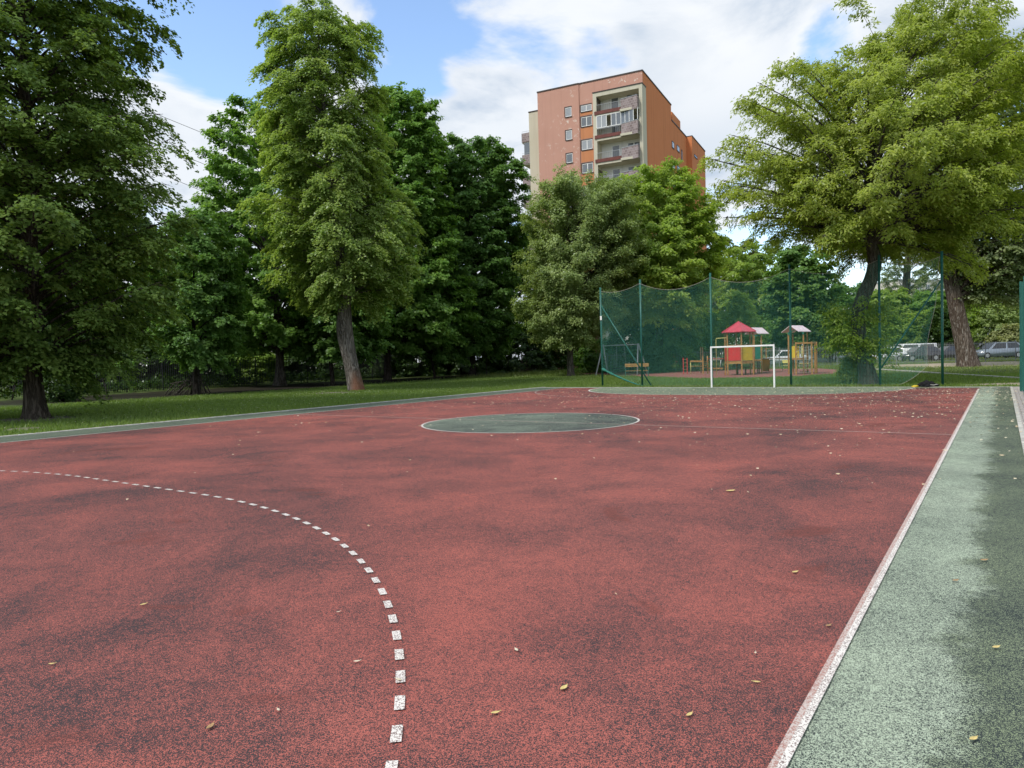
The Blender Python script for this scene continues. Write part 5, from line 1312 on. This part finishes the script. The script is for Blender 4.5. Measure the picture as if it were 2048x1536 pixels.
def pale_block(label, pxl, pxr, d, ytop, col, floors, cols, win='glass'):
    A, B = gnd(pxl, d), gnd(pxr, d+6); v = B-A; L = Vector((v.x, v.y, 0)).length; ang = math.atan2(v.y, v.x)
    r = ray((pxl+pxr)/2, ytop); H = (CAM+r*(d+3)).z-A.z
    root = empty('apartment_building', A, ang, label, 'apartment block', 'pale blocks far behind the trees')
    m = facade_mat('pale_render_'+str(int(pxl)), col, [min(.8, x*1.12) for x in col])
    MB().box(0, L, 0, 12, -.5, H).build('wall', m, root)
    MB().box(-.15, L+.15, -.15, 12.15, H+.001, H+.35).build('roof', MT['grey_metal'], root)
    for i in range(floors):
        z = H-2.4-i*2.85
        if z < 1: break
        for j in range(cols):
            x = L*(j+.5)/cols
            f = MB().box(x-.75, x+.75, -.06, -.002, z, z+1.5).build('window', MT['white_metal'], root)
            MB().box(x-.66, x-.05, -.075, -.061, z+.1, z+1.4).build('pane', MT[win], f); MB().box(x+.05, x+.66, -.075, -.061, z+.1, z+1.4).build('pane', MT[win], f)
pale_block('cream apartment block glimpsed behind the bright ash tree', 1335, 1440, 120, 500, (.62,.55,.46), 7, 5)
pale_block('pale low block glimpsed through the net right of the slim poplar', 1800, 1910, 190, 562, (.62,.58,.52), 6, 7)
pale_block('pale block glimpsed through the gap left of the straight maple trunk', 400, 700, 130, 650, (.60,.56,.48), 4, 9)
def cables():
    for i, (a, b, lab) in enumerate((((250,203),(520,312),'overhead cable crossing the sky gap, uppermost of the three'),((250,262),(520,375),'overhead cable crossing the sky gap, middle one'),((250,318),(520,430),'overhead cable crossing the sky gap, lowest one'))):
        p, q = at(a[0], a[1], 88), at(b[0], b[1], 100); d = q-p; p2 = p-d*1.2; q2 = q+d*1.2; pts = []
        for k in range(17):
            t = k/16; v = p2.lerp(q2, t); v.z -= 0.0; pts.append(v)
        pts = [v-Vector((0, 0, 1.2*(4*(k/16)*(1-k/16)-.99))) for k, v in enumerate(pts)]
        mb = MB(); mb.tube([v-pts[8] for v in pts], .028, 6); o = mb.build('overhead_cable', MT['black_rubber'], None, pts[8]); tag(o, lab, 'cable', 'overhead cables in the sky gap')
cables()

# ------------------------------------------------------------------ sky, sun, render settings
SUN_EL, SUN_AZ = rad(52), None
sd = (-RH*.80 - FH*.60).normalized()                 # from the left and behind the camera
SUN_DIR = Vector((sd.x*math.cos(SUN_EL), sd.y*math.cos(SUN_EL), math.sin(SUN_EL)))
sl = bpy.data.lights.new('sun', 'SUN'); sl.energy = 2.2; sl.angle = rad(11); sl.color = (1, .955, .88)
so = bpy.data.objects.new('sun', sl); C.objects.link(so); so.rotation_euler = (-SUN_DIR).to_track_quat('-Z', 'Y').to_euler(); so.location = (0, 0, 60)
def build_world():
    w = bpy.data.worlds.new('World'); bpy.context.scene.world = w; w.use_nodes = True
    t = NT.__new__(NT); t.t = w.node_tree; t.t.nodes.clear(); out = t.n('ShaderNodeOutputWorld'); t.out = out
    sky = t.n('ShaderNodeTexSky', sky_type='NISHITA', sun_disc=False); sky.sun_elevation = SUN_EL; sky.sun_rotation = math.atan2(SUN_DIR.x, SUN_DIR.y); sky.air_density = 1.0; sky.dust_density = .4; sky.ozone_density = 1.6
    co = t.co('Generated'); x, y, z = t.xyz(co)
    zc = t.math('ADD', t.math('MAXIMUM', z, 0.0), .22)
    cb = t.n('ShaderNodeCombineXYZ'); t.l(t.math('DIVIDE', x, zc), cb.inputs[0]); t.l(t.math('DIVIDE', y, zc), cb.inputs[1]); cb.inputs[2].default_value = 3.7
    n = t.noise(cb.outputs[0], 2.3, 10, .56, .3); n2 = t.noise(cb.outputs[0], 2.6, 10, .60, .35); n3 = t.noise(cb.outputs[0], .8, 5, .5)
    def blob(px, py, deg, amt):
        d = ray(px, py).normalized(); nd = t.n('ShaderNodeVectorMath', operation='DOT_PRODUCT'); t.l(co, nd.inputs[0]); nd.inputs[1].default_value = d
        return t.math('MULTIPLY', t.ss(nd.outputs['Value'], math.cos(rad(deg)), math.cos(rad(deg*.2))), amt)
    cov = t.math('ADD', t.math('MULTIPLY', t.math('SUBTRACT', n, .5), 2.9), .69)
    for b in ((365,20,5.0,-.36),(445,150,4.5,-.36),(545,15,6,-.14),(470,60,4,-.2),(790,150,4.2,-.26),(840,190,3.2,-.2),(985,10,9,-.17),(1215,110,3.0,-.22),(1730,70,6.0,-.34),(1640,130,3.5,-.2),(1530,440,5,-.10),(1640,540,5,-.16),(300,10,4,-.1),(900,40,3,-.12),(1600,20,3,-.1),
              (1080,130,6,.16),(1420,140,9,.20),(960,270,8,.18),(390,250,5.5,.22),(400,390,5,.2),(360,120,3.0,.2),(1600,330,7,.1)):
        cov = t.math('ADD', cov, blob(*b))
    al = t.ss(cov, .30, .70)
    sh_ = t.math('ADD', t.math('MULTIPLY', n2, .75), t.math('MULTIPLY', n3, .45))
    cl = t.mix(t.ss(sh_, .48, .68), (.35,.43,.54), (.62,.655,.70))
    cl = t.mix(t.math('MULTIPLY', t.ss(cov, .98, .66), .55), cl, (.70,.72,.75))
    cl = t.mix(blob(1330, 270, 8, .45), cl, (.42,.49,.58)); cl = t.mix(blob(1400, 120, 6, .5), cl, (.74,.75,.76))
    sk = t.n('ShaderNodeVectorMath', operation='SCALE'); t.l(sky.outputs[0], sk.inputs[0]); sk.inputs[3].default_value = SKY_S
    col = t.mix(al, sk.outputs[0], cl)
    hz = t.ss(z, .16, -.02); col = t.mix(t.math('MULTIPLY', hz, .5), col, (.66,.72,.78))
    s2 = t.n('ShaderNodeVectorMath', operation='SCALE'); t.l(col, s2.inputs[0]); s2.inputs[3].default_value = 10.0
    bg = t.n('ShaderNodeBackground'); bg.inputs['Strength'].default_value = .10; t.l(s2.outputs[0], bg.inputs[0]); t.l(bg.outputs[0], out.inputs[0])
SKY_S = .20
build_world()
S = bpy.context.scene
S.view_settings.view_transform = 'Standard'; S.view_settings.look = 'None'; S.view_settings.exposure = 0.50; S.view_settings.gamma = 1
S.view_settings.use_curve_mapping = False
S.render.engine = 'CYCLES'
S.cycles.use_denoising = True
S.cycles.max_bounces = 8; S.cycles.diffuse_bounces = 5; S.cycles.glossy_bounces = 2; S.cycles.transmission_bounces = 4; S.cycles.transparent_max_bounces = 8
S.cycles.caustics_reflective = False; S.cycles.caustics_refractive = False
S.cycles.use_adaptive_sampling = True; S.cycles.adaptive_threshold = .015
